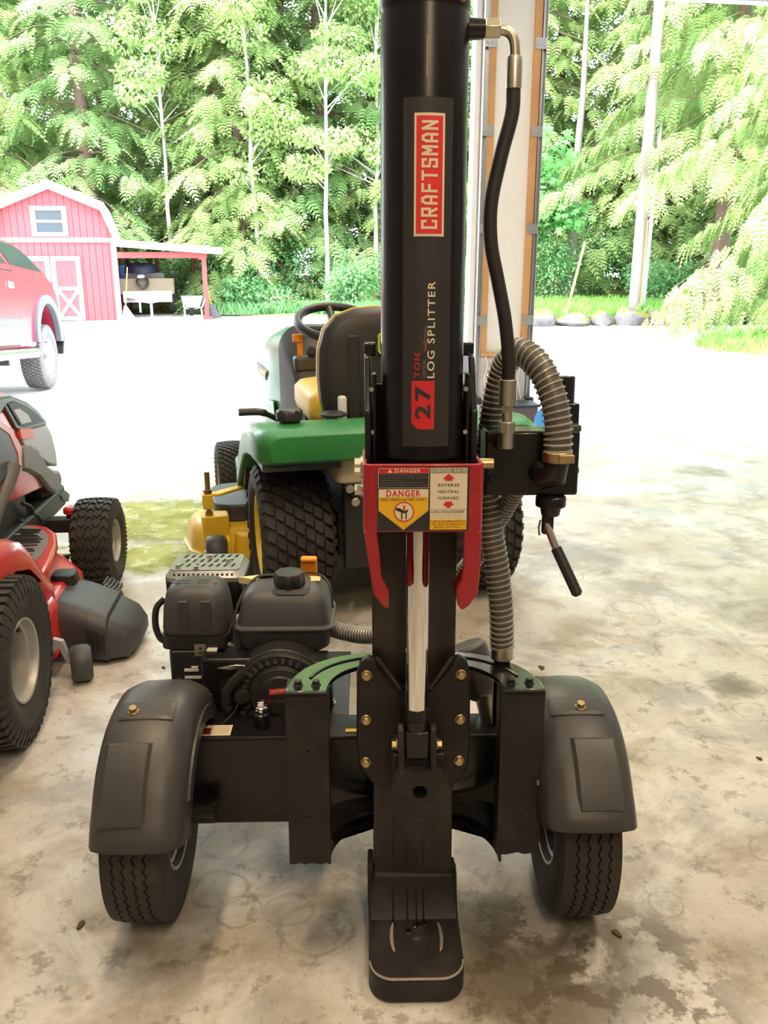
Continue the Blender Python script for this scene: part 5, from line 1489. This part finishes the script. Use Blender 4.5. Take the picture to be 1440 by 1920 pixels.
o = o.build('small_tire', M_rubber, smooth=50); tag(o, 'small black tire lying on the plywood trailer', 'tire')
o = MBS(); o.ball((-6.05, 22.45, .70), (.10, .08, .06), 12, 8); o = o.build('white_bundle', m_swht); tag(o, 'small white bundle on top of the tire on the trailer', 'bundle')
mb = MBS(); N = 20
rings = []
for i in range(9):
    t = i / 8
    rings.append([(-6.05 + (.46 - .10 * t ** 2) * math.cos(2 * PI * k / N) * (1 - .9 * t ** 5), 23.3 + .5 * math.sin(2 * PI * k / N) * (1 - .9 * t ** 5), .78 + .24 * math.sin(t * PI / 2) + .015 * math.sin(5 * 2 * PI * k / N)) for k in range(N)])
mb.loft(rings); o = mb.build('tarp_cover', m_tarp, smooth=60); tag(o, 'dark navy tarp heaped on the trailer load under the lean-to', 'tarp')
mb = MBS(); mb.hexa([(-6.45, 23.0, .62), (-5.45, 23.0, .62), (-5.45, 24.0, .62), (-6.45, 24.0, .62), (-6.42, 23.02, .80), (-5.48, 23.02, .78), (-5.48, 23.98, .78), (-6.42, 23.98, .80)])
o = mb.build('scrap_load', mat('grey_boards', (.2, .19, .19), .8, var=.2), bev=.03); tag(o, 'grey boxed load beneath the navy tarp on the trailer', 'load')
mb = MBS(); mb.lathe([(.001, .62), (.19, .62), (.20, .66), (.21, .78), (.205, .80), (.21, .82), (.20, .97), (.001, .98)], (-6.45, 23.3, 0), n=24)
o = mb.build('plastic_drum', m_barrel); tag(o, 'bright blue plastic drum standing by the shed wall under the lean-to', 'drum')
MBS().box(-6.72, -6.62, 23.2, 23.5, -.30, .62).build('drum_stand', M_rpost if False else m_rpost, o)
# wheelbarrow
WB = empty('wheelbarrow', (*SHW(-4.72, 21.35), -.30), SA); tag(WB, 'pale grey wheelbarrow parked beside the red lean-to post', 'wheelbarrow')
MB().loft([[(x, y, .28) for x, y in rrect(-.16, .16, -.10, .55, .06)], [(x, y, .54) for x, y in rrect(-.27, .27, -.22, .75, .10)]]).build('tray', mat('pale_tray', (.26, .27, .30), .5), WB, bev=.01)
for s in (-1, 1):
    MB().tube([(s * .26, -.55, .50), (s * .22, -.1, .30), (s * .06, .95, .18)], .02, n=8).build('handle', m_swht, WB)
    MB().tube([(s * .20, .0, .30), (s * .22, -.05, .0)], .022, n=8).build('leg', m_swht, WB)
MB().lathe([(.06, -.04), (.17, -.045), (.18, 0), (.17, .045), (.06, .04)], (0, 1.0, .18), (1, 0, 0), n=20).build('front_wheel', M_rubber, WB)
MB().box(-.2, .2, -.06, -.02, .04, .08).build('leg_brace', m_swht, WB)
# leaning tools
def rake(x, y, label, fan, lean=.15):
    t = empty('leaf_rake', (*SHW(x, y), -.30), SA); tag(t, label, 'rake', 'tools leaning at the shed')
    MB().tube([(0, 0, .30), (-lean, .12, 1.25)], .014, n=8).build('handle', m_hand, t)
    mb = MB(); mb.prism([(-.03, .36), (.03, .36), (.24, .02), (-.12, 0)], -.012, .012, 'xz'); mb.build('fan', fan, t)
    return t
m_hand = mat('orange_tool_handle', (.75, .22, .06), .5)
rake(-4.27, 21.25, 'black fan rake with orange handle leaning on the lean-to post', mat('black_rake_fan', (.04, .04, .045), .6))
t = rake(-6.33, 21.15, 'grey-headed broom with orange handle leaning at the shed corner', mat('grey_broom_head', (.2, .19, .2), .7), -.12)
# ------------------------------------------------------------------ woodland, plants, rocks and poles outside
m_bark = mat('cedar_bark', (.16, .10, .075), .9, var=.35, scale=12, bump=.5, bscale=30)
m_bark2 = mat('pale_alder_bark', (.42, .38, .33), .8, var=.25, scale=10)
L_ced1 = leaf_mat('cedar_spray_light', (.20, .33, .10), (.46, .55, .22), .45, .9)
L_ced2 = leaf_mat('cedar_spray_deep', (.14, .27, .09), (.36, .48, .19), .45, .9)
L_ald = leaf_mat('alder_leaves', (.29, .45, .15), (.50, .60, .27), .5, 1.3)
L_map = leaf_mat('maple_leaves', (.14, .40, .12), (.30, .58, .22), .5, 1.6)
L_shr = leaf_mat('shrub_leaves', (.12, .32, .12), (.28, .50, .22), .45, 2.0)
L_fern = leaf_mat('fern_fronds', (.20, .42, .06), (.40, .58, .12), .45, 2.0)
L_grass = leaf_mat('grass_blades', (.18, .40, .08), (.36, .58, .16), .4, 2.5)
L_dry = leaf_mat('dry_twigs', (.38, .24, .13), (.55, .38, .22), .2, 3)

def np_mesh(name, V, F, m, parent=None):
    me = bpy.data.meshes.new(name)
    V = np.asarray(V, dtype=np.float32).reshape(-1, 3); F = np.asarray(F, dtype=np.int32).reshape(-1, 3)
    me.vertices.add(len(V)); me.vertices.foreach_set('co', V.ravel())
    me.loops.add(F.size); me.loops.foreach_set('vertex_index', F.ravel())
    me.polygons.add(len(F)); me.polygons.foreach_set('loop_start', np.arange(0, F.size, 3, dtype=np.int32))
    me.update(calc_edges=True)
    me.materials.append(m)
    o = bpy.data.objects.new(name, me); COL.objects.link(o); o.parent = parent
    return o

def frond_unit(pairs=6, w=.34, curl=-.18):
    """flat feathery spray of unit length along +x in the xy plane"""
    V = []; F = []
    for i in range(pairs):
        t = .08 + .88 * i / (pairs - 1); l = w * (1 - .55 * t) * (.75 + .5 * math.sin(PI * min(1, t + .15)))
        for s in (-1, 1):
            b = len(V); z = curl * t * t
            V += [(t - .05, 0, z), (t + .06, 0, z), (t + .20 + .05 * (i % 2), s * l, z - .10 * l * 1.5)]
            V += [(t + .10, s * l * .45, z - .02), (t + .02, s * l * .8, z - .06)]
            F += [(b, b + 1, b + 2), (b, b + 3, b + 4)]
    b = len(V); V += [(0, -.015, 0), (0, .015, 0), (1.08, 0, curl * 1.1)]; F.append((b, b + 1, b + 2))
    return np.array(V), np.array(F)
FV, FF = frond_unit()

def place(units_V, units_F, pos, xdir, nrm, scale):
    """instance a unit mesh n times with numpy: local x->xdir, z->nrm"""
    n = len(pos); x = xdir / np.linalg.norm(xdir, axis=1, keepdims=True)
    z = nrm - x * np.sum(nrm * x, axis=1, keepdims=True); z /= np.linalg.norm(z, axis=1, keepdims=True)
    y = np.cross(z, x)
    V = (units_V[None, :, 0:1] * x[:, None, :] + units_V[None, :, 1:2] * y[:, None, :] + units_V[None, :, 2:3] * z[:, None, :]) * scale[:, None, None] + pos[:, None, :]
    F = units_F[None] + (np.arange(n) * len(units_V))[:, None, None]
    return V.reshape(-1, 3), F.reshape(-1, 3)

def cedar_meshes(seed, height=14., zmin=1.2, reach=3.2, nb=95, per=30, size=.55, droop=.55, hang=0.0, thick=1.0):
    """foliage arrays + branch tubes for one cedar standing at the origin"""
    g = np.random.default_rng(seed); P = []; X = []; N = []; S = []; br = MB()
    for b in range(nb):
        z = zmin + (height - zmin) * (b / nb) ** .95 + g.uniform(-.2, .2)
        L = (reach * (1 - .75 * (z / height)) + .5) * g.uniform(.65, 1.15); a = b * 2.399 + g.uniform(-.4, .4)
        d = np.array([math.cos(a), math.sin(a), 0.])
        def path(t): return np.array([0, 0, z]) + d * (L * t) + np.array([0, 0, L * (.18 * t - droop * t * t + .22 * max(0, t - .75))])
        br.tube([path(t) + (g.normal(0, .05, 3) if t else 0) for t in (0, .3, .6, .9)], [thick * .035 * (1.2 - z / height), thick * .026 * (1.2 - z / height), thick * .016, thick * .006], n=4, cap=False)
        k = int(per * (L / reach) + 6)
        t = g.uniform(.15, 1.0, k) ** .8
        side = np.where(np.arange(k) % 2 == 0, 1., -1.)
        perp = np.array([-d[1], d[0], 0])
        pp = np.array([path(q) for q in t]); lat = g.uniform(0, .30, k) * (1.15 - t) * L
        pos = pp + perp * (side * lat)[:, None] + np.array([0, 0, -1.]) * (lat * .35 + g.uniform(0, .10, k))[:, None]
        xd = d * .55 + perp * (side * g.uniform(.3, 1.0, k))[:, None] + np.array([0, 0, -1.]) * (hang + g.uniform(.35, 1.0, k))[:, None]
        nn = np.array([0, 0, 1.]) + d * g.uniform(.1, .9, k)[:, None] + g.normal(0, .25, (k, 3))
        P.append(pos); X.append(xd); N.append(nn); S.append(g.uniform(.6, 1.2, k) * size)
    V, F = place(FV, FF, np.concatenate(P), np.concatenate(X), np.concatenate(N), np.concatenate(S))
    return V, F, br

LV = np.array([(0, 0, 0), (.35, -.30, .04), (1, 0, -.10), (.35, .30, .04)]); LF = np.array([(0, 1, 2), (0, 2, 3)])
MV = np.array([(0, 0, 0), (.25, -.5, 0), (.45, -.22, .02), (.8, -.42, -.06), (.72, -.12, 0), (1.05, 0, -.1), (.72, .12, 0), (.8, .42, -.06), (.45, .22, .02), (.25, .5, 0)])
MF = np.array([(0, 1, 2), (2, 3, 4), (0, 2, 4), (4, 5, 6), (0, 4, 6), (6, 7, 8), (0, 6, 8), (0, 8, 9)])

def leafy(seed, n, clumps, size, uv=(LV, LF), flat=.6):
    """leaves scattered in a list of clumps (cx, cy, cz, rx, ry, rz)"""
    g = np.random.default_rng(seed); C = np.array(clumps)
    w = C[:, 3] * C[:, 4] * C[:, 5]; idx = g.choice(len(C), n, p=w / w.sum())
    u = g.normal(0, 1, (n, 3)); u /= np.linalg.norm(u, axis=1, keepdims=True); r = g.uniform(.35, 1, n) ** .5
    pos = C[idx, :3] + u * r[:, None] * C[idx, 3:]
    xd = u * np.array([1, 1, .3]) + np.array([0, 0, -.35]) + g.normal(0, .5, (n, 3))
    nn = np.array([0, 0, 1.]) * flat + u * .5 + g.normal(0, .35, (n, 3))
    return place(uv[0], uv[1], pos, xd, nn, g.uniform(.6, 1.25, n) * size)

def trunk_mesh(h, r, seed, lean=0.0, n=10):
    g = random.Random(seed); pts = []; rr = []
    for i in range(9):
        t = i / 8; pts.append((lean * t * h + g.uniform(-.04, .04) * (i > 0), g.uniform(-.04, .04) * (i > 0), h * t - (.15 if i == 0 else 0))); rr.append(r * (1.25 if i == 0 else 1) * (1 - .8 * t))
    return MB().tube(pts, rr, n=n)

def soil(x, y):
    """height of the woodland floor"""
    return -.30 + .10 * min(1, max(0, (y - 22.5) / 3)) + .05 * math.sin(x * 1.3) * min(1, max(0, (y - 22.5) / 3))
xs = [-34 + i * 1.5 for i in range(46)]; ys = [23.5 + j * 1.5 for j in range(24)]
grid_mesh('woodland_ground', xs, ys, soil, m_soil)

# cedar prototypes, then each tree is its own object sharing the mesh
protos = []
for k, (sd, h, rch, m, sz, zm) in enumerate(((3, 15, 3.6, L_ced1, .62, 1.0), (8, 17, 3.2, L_ced2, .58, 1.8), (21, 13, 3.0, L_ced1, .52, .5))):
    V, F, br = cedar_meshes(sd, h, zm, rch, 105, 34, sz)
    protos.append((V, F, br, h, m))
tree_n = [0]
def cedar(k, x, y, label, sc=1.0, rot=0.0, first={}):
    V, F, br, h, m = protos[k]
    t = empty('cedar_tree', (x, y, soil(x, y) if y > 23 else -.30), rot); t.scale = (sc, sc, sc)
    tag(t, label, 'tree', 'cedars along the wood edge')
    if k in first:
        for o in first[k]:
            c = o.copy(); COL.objects.link(c); c.parent = t
    else:
        f = np_mesh('foliage', V, F, m, t); b = br.build('branches', m_bark, t, smooth=60, fix=False)
        tr = trunk_mesh(h, .26, k).build('trunk', m_bark, t, smooth=60)
        first[k] = [f, b, tr]
    return t
front = [(0, -11.6, 27.0, 'broad light green cedar behind the left end of the shed roof'), (1, -8.6, 26.6, 'tall cedar with a brown trunk rising right behind the red shed'),
         (0, -5.6, 28.2, 'drooping cedar just right of the shed above the lean-to'), (2, -4.1, 26.4, 'low cedar with pale sprays hanging beside the lean-to roof end'),
         (1, -1.9, 27.4, 'cedar with a bare brown lower trunk left of the black cylinder'), (2, .6, 27.8, 'cedar behind the black upright cylinder'),
         (0, 10.6, 24.5, 'wide cedar standing at the right edge beyond the rock border'), (1, 3.0, 31.0, 'dark cedar seen beside the white garage pier')]
for i, (k, x, y, lb) in enumerate(front): cedar(k, x, y, lb, random.uniform(.92, 1.08), i * 1.3)
back = [(1, -16, 32, 'deep green cedar in the back row at the far left'), (0, -12.8, 33, 'back-row cedar in the gap above the shed peak'), (1, -9.8, 32.5, 'back-row cedar in the dark gap right of the shed peak'), (0, -6.8, 33.5, 'back-row cedar over the middle of the lean-to'),
        (1, -3.6, 32.5, 'back-row cedar between the lean-to and the black cylinder'), (0, -.4, 33.5, 'back-row cedar directly behind the steering wheel'), (1, 6.2, 33.0, 'back-row cedar left of the white utility pole'), (0, 9.4, 33.5, 'back-row cedar right of the white utility pole'),
        (1, 13.0, 32.0, 'back-row cedar at the far right'), (2, 16.5, 30, 'outermost cedar at the far right of the wood'), (2, 4.6, 29.4, 'mid-row cedar behind the young maple'), (2, 7.9, 28.6, 'mid-row cedar just right of the utility pole'), (2, 11.6, 28.4, 'mid-row cedar behind the right edge conifer')]
for i, (k, x, y, lb) in enumerate(back): cedar(k, x, y, lb, random.uniform(1.0, 1.15), 2 + i * 1.7)
# big overhanging conifer close by on the right: long hanging branches
V, F, br = cedar_meshes(55, 13, .9, 5.0, 120, 130, .40, .62, .9, .4)
t = empty('weeping_conifer', (9.3, 16.4, -.30), .4); tag(t, 'near conifer at the right edge with long hanging bright green branches', 'tree')
np_mesh('foliage', V, F, L_ced1, t); br.build('branches', mat('tan_branch_bark', (.22, .14, .09), .8, var=.2), t, smooth=60, fix=False); trunk_mesh(13, .28, 9).build('trunk', m_bark, t, smooth=60)
V, F, br = cedar_meshes(77, 14, 3.4, 4.4, 90, 85, .46, .55, .6, .5)
t = empty('weeping_conifer', (8.0, 21.3, -.20), 1.1); tag(t, 'pale conifer whose branches hang in front of the white utility pole', 'tree')
np_mesh('foliage', V, F, L_ced1, t); br.build('branches', MATS['tan_branch_bark'], t, smooth=60, fix=False); trunk_mesh(14, .22, 12).build('trunk', m_bark, t, smooth=60)

# slender alders in front of the cedars
def alder(x, y, h, label, seed, n=5200, size=.12, m=L_ald, lean=0.0, uv=(LV, LF), rad=1.3, zlo=.35, bark=m_bark2, r=.075, name='alder_tree'):
    g = random.Random(seed); t = empty(name, (x, y, soil(x, y) if y > 23 else -.25)); tag(t, label, 'tree')
    trunk_mesh(h, r, seed, lean).build('trunk', bark, t, smooth=60)
    cl = []; mb = MB()
    for i in range(26):
        z = h * g.uniform(zlo, 1.0); a = g.uniform(0, 2 * PI); d = rad * g.uniform(.3, 1.0) * (1.15 - .6 * z / h)
        c = (lean * z + d * math.cos(a), d * math.sin(a), z); q = g.uniform(.4, .75)
        cl.append((*c, q, q, q * .55)); mb.tube([(lean * z * .85, 0, z * .85), tuple(c)], [.022, .006], n=4, cap=False)
    mb.build('branches', bark, t, smooth=60, fix=False)
    V, F = leafy(seed, n, cl, size, uv); np_mesh('foliage', V, F, m, t)
    return t
alder(-3.55, 25.2, 10, 'slender alder with pale trunk and light leaves above the lean-to end', 5, 9000, .13, lean=-.02)
alder(-1.6, 25.0, 10.5, 'slender light-leaved alder just left of the black cylinder top', 6, 10000, .13, lean=.01, rad=1.6)
alder(-.2, 25.8, 11, 'light-leaved alder behind the cylinder lettering', 9, 9000, .13, rad=1.6)
alder(-6.2, 26.0, 11, 'tall light alder over the right half of the shed', 14, 7000, .13, rad=1.5, zlo=.5)
alder(4.15, 24.6, 4.4, 'young maple with bright broad leaves beside the garage pier', 16, 1500, .24, m=L_map, uv=(MV, MF), rad=1.1, zlo=.40, bark=m_bark, r=.05, name='maple_tree')
t = empty('bare_tree_trunk', (5.5, 26, -.2)); tag(t, 'grey-brown bare tree trunk left of the yellow guy-wire guard', 'tree trunk')
trunk_mesh(9, .17, 31).build('trunk', mat('grey_bark', (.22, .18, .17), .9, var=.3, scale=10), t, smooth=60)

# shrubs: low leafy mounds at the wood edge
def shrub(x, y, rx, rz, label, seed, n=1500, size=.11, m=L_shr):
    g = random.Random(seed); cl = [(g.uniform(-.6, .6) * rx, g.uniform(-.4, .4) * rx, rz * g.uniform(.35, .75), rx * g.uniform(.35, .6), rx * .45, rz * g.uniform(.3, .5)) for i in range(7)]
    t = empty('shrub', (x, y, (soil(x, y) if y > 23.5 else -.30))); tag(t, label, 'shrub', 'shrubs at the wood edge')
    V, F = leafy(seed, n, cl, size); np_mesh('foliage', V, F, m, t)
    mb = MB()
    for c in cl: mb.tube([(c[0] * .2, c[1] * .2, -.05), (c[0] * .7, c[1] * .7, c[2] * .6), c[:3]], [.02, .014, .005], n=4, cap=False)
    mb.build('stems', m_bark, t, smooth=60, fix=False)
for i, (x, y, rx, rz, lb) in enumerate(((-3.3, 23.6, 1.1, .9, 'rounded green shrub between the rake and the ferns'), (-1.0, 24.2, 1.0, 1.5, 'bluish green shrub behind the tractor steering wheel'), (-5.4, 25.6, 1.3, 1.7, 'leafy shrub seen through the lean-to posts'), (-4.2, 24.9, 1.1, 1.9, 'tall shrub right behind the lean-to outer post'),
                                        (-2.4, 26.0, 1.5, 1.9, 'dark shrub below the bare trunk'), (.5, 24.6, 1.2, 1.6, 'shrub behind the black cylinder base'), (3.6, 25.2, 1.0, 1.7, 'shrub at the foot of the garage pier'), (4.9, 24.8, 1.1, 1.9, 'bushy shrub right of the bare grey trunk'),
                                        (7.6, 24.0, 1.2, 1.3, 'shrub right of the utility pole base'), (8.8, 22.8, 1.3, 1.2, 'low green shrub under the conifer at right'), (6.6, 26.5, 1.6, 2.2, 'dark shrub behind the utility pole'), (10.2, 20.5, 1.4, 1.2, 'shrub spilling over the right end of the rocks'), (-7.0, 27.5, 1.8, 2.2, 'shrub behind the lean-to roof'), (2.3, 28, 1.8, 2.4, 'shrub left of the garage pier'))):
    shrub(x, y, rx, rz, lb, 100 + i, 1800)

# sword ferns
def fern(x, y, r, label, seed, nf=22):
    g = np.random.default_rng(seed); P = []; X = []; N = []; S = []
    for i in range(nf):
        a = 2 * PI * i / nf + g.uniform(-.2, .2); L = r * g.uniform(.75, 1.1); d = np.array([math.cos(a), math.sin(a), 0])
        for t in np.linspace(.12, 1, 12):
            p = d * (L * t) + np.array([0, 0, L * (1.35 * t - 1.15 * t * t)]); tg = d + np.array([0, 0, 1.35 - 2.3 * t]); pr = np.array([-d[1], d[0], 0])
            for s in (-1, 1):
                P.append(p); X.append(pr * s + tg * .35); N.append(np.array([0, 0, 1.]) + d * .2); S.append(L * .24 * (1 - t) ** .5 + .02)
    V, F = place(np.array([(0, -.22, 0), (1, 0, -.1), (0, .22, 0)]), np.array([(0, 1, 2)]), np.array(P), np.array(X), np.array(N), np.array(S))
    t = empty('sword_fern', (x, y, soil(x, y) if y > 23.5 else -.28)); tag(t, label, 'fern', 'sword ferns at the wood edge'); np_mesh('fronds', V, F, L_fern, t)
    MB().lathe([(.001, -.06), (.07, -.04), (.06, .06), (.001, .1)], n=10).build('crown', m_bark, t)
for i, (x, y, r, lb) in enumerate(((-3.75, 24.3, .75, 'yellow-green sword fern left of the brush pile'), (-2.1, 24.0, .65, 'sword fern right of the brush pile'), (.0, 23.8, .6, 'sword fern beside the black cylinder'), (6.9, 21.8, .7, 'sword fern right of the utility pole behind the rocks'), (-3.05, 23.5, .5, 'small fern in front of the rounded shrub'))):
    fern(x, y, r, lb, 300 + i)
# brush pile of dry twigs
g = random.Random(2); bp_ = empty('brush_pile', (-2.9, 23.9, -.22)); tag(bp_, 'tan heap of dry cut branches between the ferns', 'brush pile')
for k in range(60):
    a = g.uniform(0, 2 * PI); r0 = g.uniform(0, .5); x, y = r0 * math.cos(a), r0 * math.sin(a) * .6; z = .42 * (1 - r0 / .6) + .02; b = g.uniform(0, 2 * PI); l = g.uniform(.25, .5)
    MB().tube([(x - l * math.cos(b), y - l * math.sin(b) * .5, max(.0, z - g.uniform(0, .2))), (x, y, z), (x + l * math.cos(b), y + l * math.sin(b) * .5, max(0, z - g.uniform(0, .2)))], [.012, .015, .006], n=5).build('twig', L_dry, bp_)

# grass: blades too many to count
def grass(name, pts, label, h, seed, m=L_grass):
    g = np.random.default_rng(seed); n = len(pts)
    a = g.uniform(0, 2 * PI, n); up = np.stack([np.cos(a) * .45, np.sin(a) * .45, np.ones(n)], 1)
    V, F = place(np.array([(0, -.10, 0), (0, .10, 0), (1, 0, .15)]), np.array([(0, 1, 2)]), pts, up, np.stack([np.cos(a + 1.5), np.sin(a + 1.5), np.zeros(n) + .1], 1), g.uniform(.5, 1.2, n) * h)
    o = np_mesh(name, V, F, m); tag(o, label, 'grass', kind='stuff')
def ly(x): return 19.75 + .10 * (x - 4)
n = 16000; gx = rng.uniform(2.2, 13, n); gy = np.array([ly(x) for x in gx]) + rng.uniform(.15, 4.6, n)
mb = MB()
v = [(1.6, ly(1.6) + .1, -.12), (13.5, ly(13.5) + .1, -.12), (13.5, 25.5, -.10), (1.6, 25.5, -.10), (1.6, ly(1.6) + .1, -.32), (13.5, ly(13.5) + .1, -.32), (13.5, 25.5, -.32), (1.6, 25.5, -.32)]
mb.hexa([v[4], v[5], v[6], v[7], v[0], v[1], v[2], v[3]]); struct(mb, 'lawn_ground', m_soil, smooth=0)
grass('lawn_grass', np.stack([gx, gy, np.full(n, -.12)], 1), 'long green grass behind the mossy rock border', .30, 5)
n = 5000; a_ = rng.uniform(0, 2 * PI, n); r_ = np.sqrt(rng.uniform(0, 1, n))
gx = 7.3 + 2.0 * r_ * np.cos(a_); gy = 14.4 + 1.7 * r_ * np.sin(a_)
grass('verge_grass', np.stack([gx, gy, np.full(n, -.27) + .12 * (1 - r_)], 1), 'grass tuft bank at the right edge of the drive', .26, 6)
mb = MB()
rings = []
for k, z in ((1.32, -.305), (1.2, -.29), (1.0, -.25), (.6, -.18), (.05, -.15)):
    rings.append([(7.2 + 2.1 * k * math.cos(2 * PI * i / 40) * (1 + .08 * math.sin(5 * i)), 14.2 + 1.75 * k * math.sin(2 * PI * i / 40) * (1 + .06 * math.cos(7 * i)), z) for i in range(40)])
mb.loft(rings); struct(mb, 'verge_ground', m_verge, smooth=60)
n = 3500; gx = rng.uniform(-4.6, 1.0, n); gy = 22.9 + rng.uniform(0, 1.4, n) + .25 * np.sin(gx * 2)
mb = MB(); mb.hexa([(-4.6, 22.7, -.32), (1.2, 22.7, -.32), (1.2, 24.5, -.32), (-4.6, 24.5, -.32), (-4.6, 22.8, -.27), (1.2, 22.8, -.27), (1.2, 24.5, -.2), (-4.6, 24.5, -.2)]); struct(mb, 'bank_ground', m_soil, smooth=0)
grass('bank_groundcover', np.stack([gx, gy, np.full(n, -.26)], 1), 'low green groundcover along the drive beside the lean-to', .34, 8, L_shr)

# rock border with mossy tops
m_rock = bpy.data.materials.new('mossy_rock'); T = NT(m_rock)
c = T.mix(T.rng(T.noise(3, 5), .4, .6), (.10, .085, .10), (.16, .145, .155))
nz = T.n('ShaderNodeSeparateXYZ'); T.link(T.geo.outputs['Normal'], nz.inputs[0])
c = T.mix(T.math('MULTIPLY', T.rng(nz.outputs['Z'], .1, .7), T.rng(T.noise(4, 5), .42, .55)), c, (.17, .15, .02))
T.link(c, T.b.inputs['Base Color']); T.b.inputs['Roughness'].default_value = .9
xx = 3.0
rk = random.Random(12); i = 0
rock_labels = ['leftmost mauve boulder of the border, partly behind the garage pier', 'low mossy rock beside the yellow guy-wire guard', 'small moss-topped rock right of the guard', 'broad flat grey boulder left of the pole', 'rounded boulder just left of the utility pole foot', 'long pale boulder in front of the utility pole', 'mossy yellow rock right of the utility pole', 'small grey rock after the mossy yellow one', 'narrow grey rock in the middle of the right half', 'mossy rock below the fern', 'pale rock right of the fern', 'low rock near the right end of the border', 'second to last rock of the border at right', 'last rock of the border at the conifer']
while i < 14:
    w = rk.uniform(.30, .55) * (1.15 if i in (0, 3, 5) else .85); h = rk.uniform(.16, .26)
    mb = MB(); mb.ball((0, 0, 0), (w, .24, h), 14, 9)
    mb.v = [(x * (1 + .16 * math.sin(5 * x / w + i)), y * (1 + .2 * math.sin(4 * z / h + i * 2)), z * (1 + .18 * math.sin(3 * x / w + 2 * y + i))) for x, y, z in mb.v]
    o = mb.build('border_rock', m_rock, smooth=40); o.location = (xx + w, ly(xx + w), -.30 + h * .62)
    tag(o, rock_labels[i], 'rock', 'rocks of the driveway border')
    xx += 2 * w * .96; i += 1

# utility pole, conduit, guy wire, wire fence
m_pole = mat('silvered_pole_wood', (.27, .22, .20), .8, var=.15, scale=4)
t = empty('utility_pole', (5.89, 20.6, -.2)); tag(t, 'thick pale wooden utility pole behind the rock border', 'pole')
MB().cyl((0, 0, -.1), (0, 0, 9.5), .145, .11, n=16).build('pole', m_pole, t)
MB().box(.09, .13, -.12, -.05, 0, 2.2).build('cable_guard', mat('rust_cable_guard', (.55, .26, .14), .7), t, bev=.004)
t = MB().cyl((6.15, 20.8, -.3), (6.19, 20.8, 4.2), .045, n=12).build('metal_conduit', mat('grey_conduit', (.55, .58, .60), .5, .3)); tag(t, 'thin grey metal post standing right of the utility pole', 'post')
t = empty('guy_wire', (4.12, 19.9, -.2)); tag(t, 'guy wire with a yellow guard rising at a slant behind the rocks', 'guy wire')
MB().cyl((0, 0, 0), (.36, 0.05, 1.72), .028, n=10).build('wire_guard', M_gy if False else mat('yellow_wire_guard', (.75, .50, .10), .5), t)
MB().cyl((.36, .05, 1.72), (1.77, .7, 8.6), .004, n=6).build('wire', M_cable, t)
t = empty('wire_fence', (7.4, 24.6, -.2)); tag(t, 'short run of grey wire fence in the trees at right', 'fence')
for x in (-.5, .2, .9): MB().cyl((x, 0, 0), (x, 0, 1.0), .025, n=8).build('post', M_zinc, t)
for z in (.3, .6, .98): MB().cyl((-.5, 0, z), (.9, 0, z), .012, n=6).build('rail', M_zinc, t)
# ------------------------------------------------------------------ small things around the garage pier and on the slab
def gthing(name, x, y, z, label, cat, rz=0.0, group=None):
    t = empty(name, GW(x, y, z), GA + rz); tag(t, label, cat, group); return t
for (x, lb, side) in ((-.19, 'black door sensor on the left foot of the garage pier', -1), (.245, 'black door sensor on the right foot of the garage pier', 1)):
    t = gthing('door_sensor', x, -.075, .12, lb, 'sensor')
    MB().box(-.035, .035, -.03, .03, 0, .05).build('body', M_satin, t, bev=.006)
    MB().box(-.012, .012, -.02, .028, -.12, .0).build('bracket', m_track, t)
    MB().cyl((.036 * -side, 0, .025), (.042 * -side, 0, .025), .012, n=10).build('lens', m_track, t)
for i, (x, lb) in enumerate(((-.13, 'thin white cord dangling down the left of the grey stem wall'), (.15, 'thin white cord dangling down the right of the grey stem wall'))):
    o = MB(MG).tube(spline([(x, -.065, .51), (x + .015, -.07, .42), (x - .005, -.068, .33), (x + .01, -.07, .24), (x + .03, -.075, .15)], 24), .004, n=6).build('dangling_cord', m_vinyl, smooth=60); tag(o, lb, 'cord')
t = gthing('storage_crate', .12, -.24, 0, 'dark brown low crate against the foot of the garage pier', 'crate')
MB().box(-.11, .12, -.10, .13, 0, .145).build('box', mat('brown_crate', (.13, .09, .085), .6), t, bev=.006)
MB().box(-.125, .135, -.115, .145, .13, .15).build('rim', M_satin, t, bev=.004)
t = gthing('plastic_funnel', .20, -.75, 0, 'light blue plastic funnel lying on the slab before the pier', 'funnel', .5)
MB().lathe([(.105, 0), (.098, .004), (.030, .17), (.020, .19), (.018, .30), (.022, .30), (.026, .185), (.036, .165), (.108, -.004)], (-.06, 0, .105), (1, 0, -.25), n=24, closed=True).build('cone', mat('sky_blue_plastic', (.10, .42, .78), .4), t, smooth=40)
# dead leaves and bark chips swept about the slab
m_chip = mat('bark_chip', (.10, .06, .035), .9)
rk = random.Random(40)
spots = [(-.62, 1.42, 'left of the left wheel'), (-.55, 2.32, 'left of the engine near the red tractor chute'), (-.50, 2.42, 'second of two by the engine air cleaner'), (.47, 1.40, 'in front of the right wheel'), (1.02, 2.02, 'to the right of the right mudguard'), (1.12, 2.05, 'furthest right on the slab'), (.52, 2.55, 'behind the right cradle'), (-.73, 2.55, 'under the red tractor chute lip')]
for i, (x, y, w) in enumerate(spots):
    n = 7; mb = MB(); r = rk.uniform(.006, .012)
    p = [(r * rk.uniform(.6, 1.3) * math.cos(2 * PI * k / n) * 1.5, r * rk.uniform(.5, 1.1) * math.sin(2 * PI * k / n)) for k in range(n)]
    mb.prism(p, 0, .004, 'xy'); o = mb.build('bark_chip', m_chip, bev=.001); o.location = (x, y, .0005); o.rotation_euler = (0, 0, rk.uniform(0, 3)); tag(o, 'small bark chip on the slab ' + w, 'debris', 'bark chips on the slab')
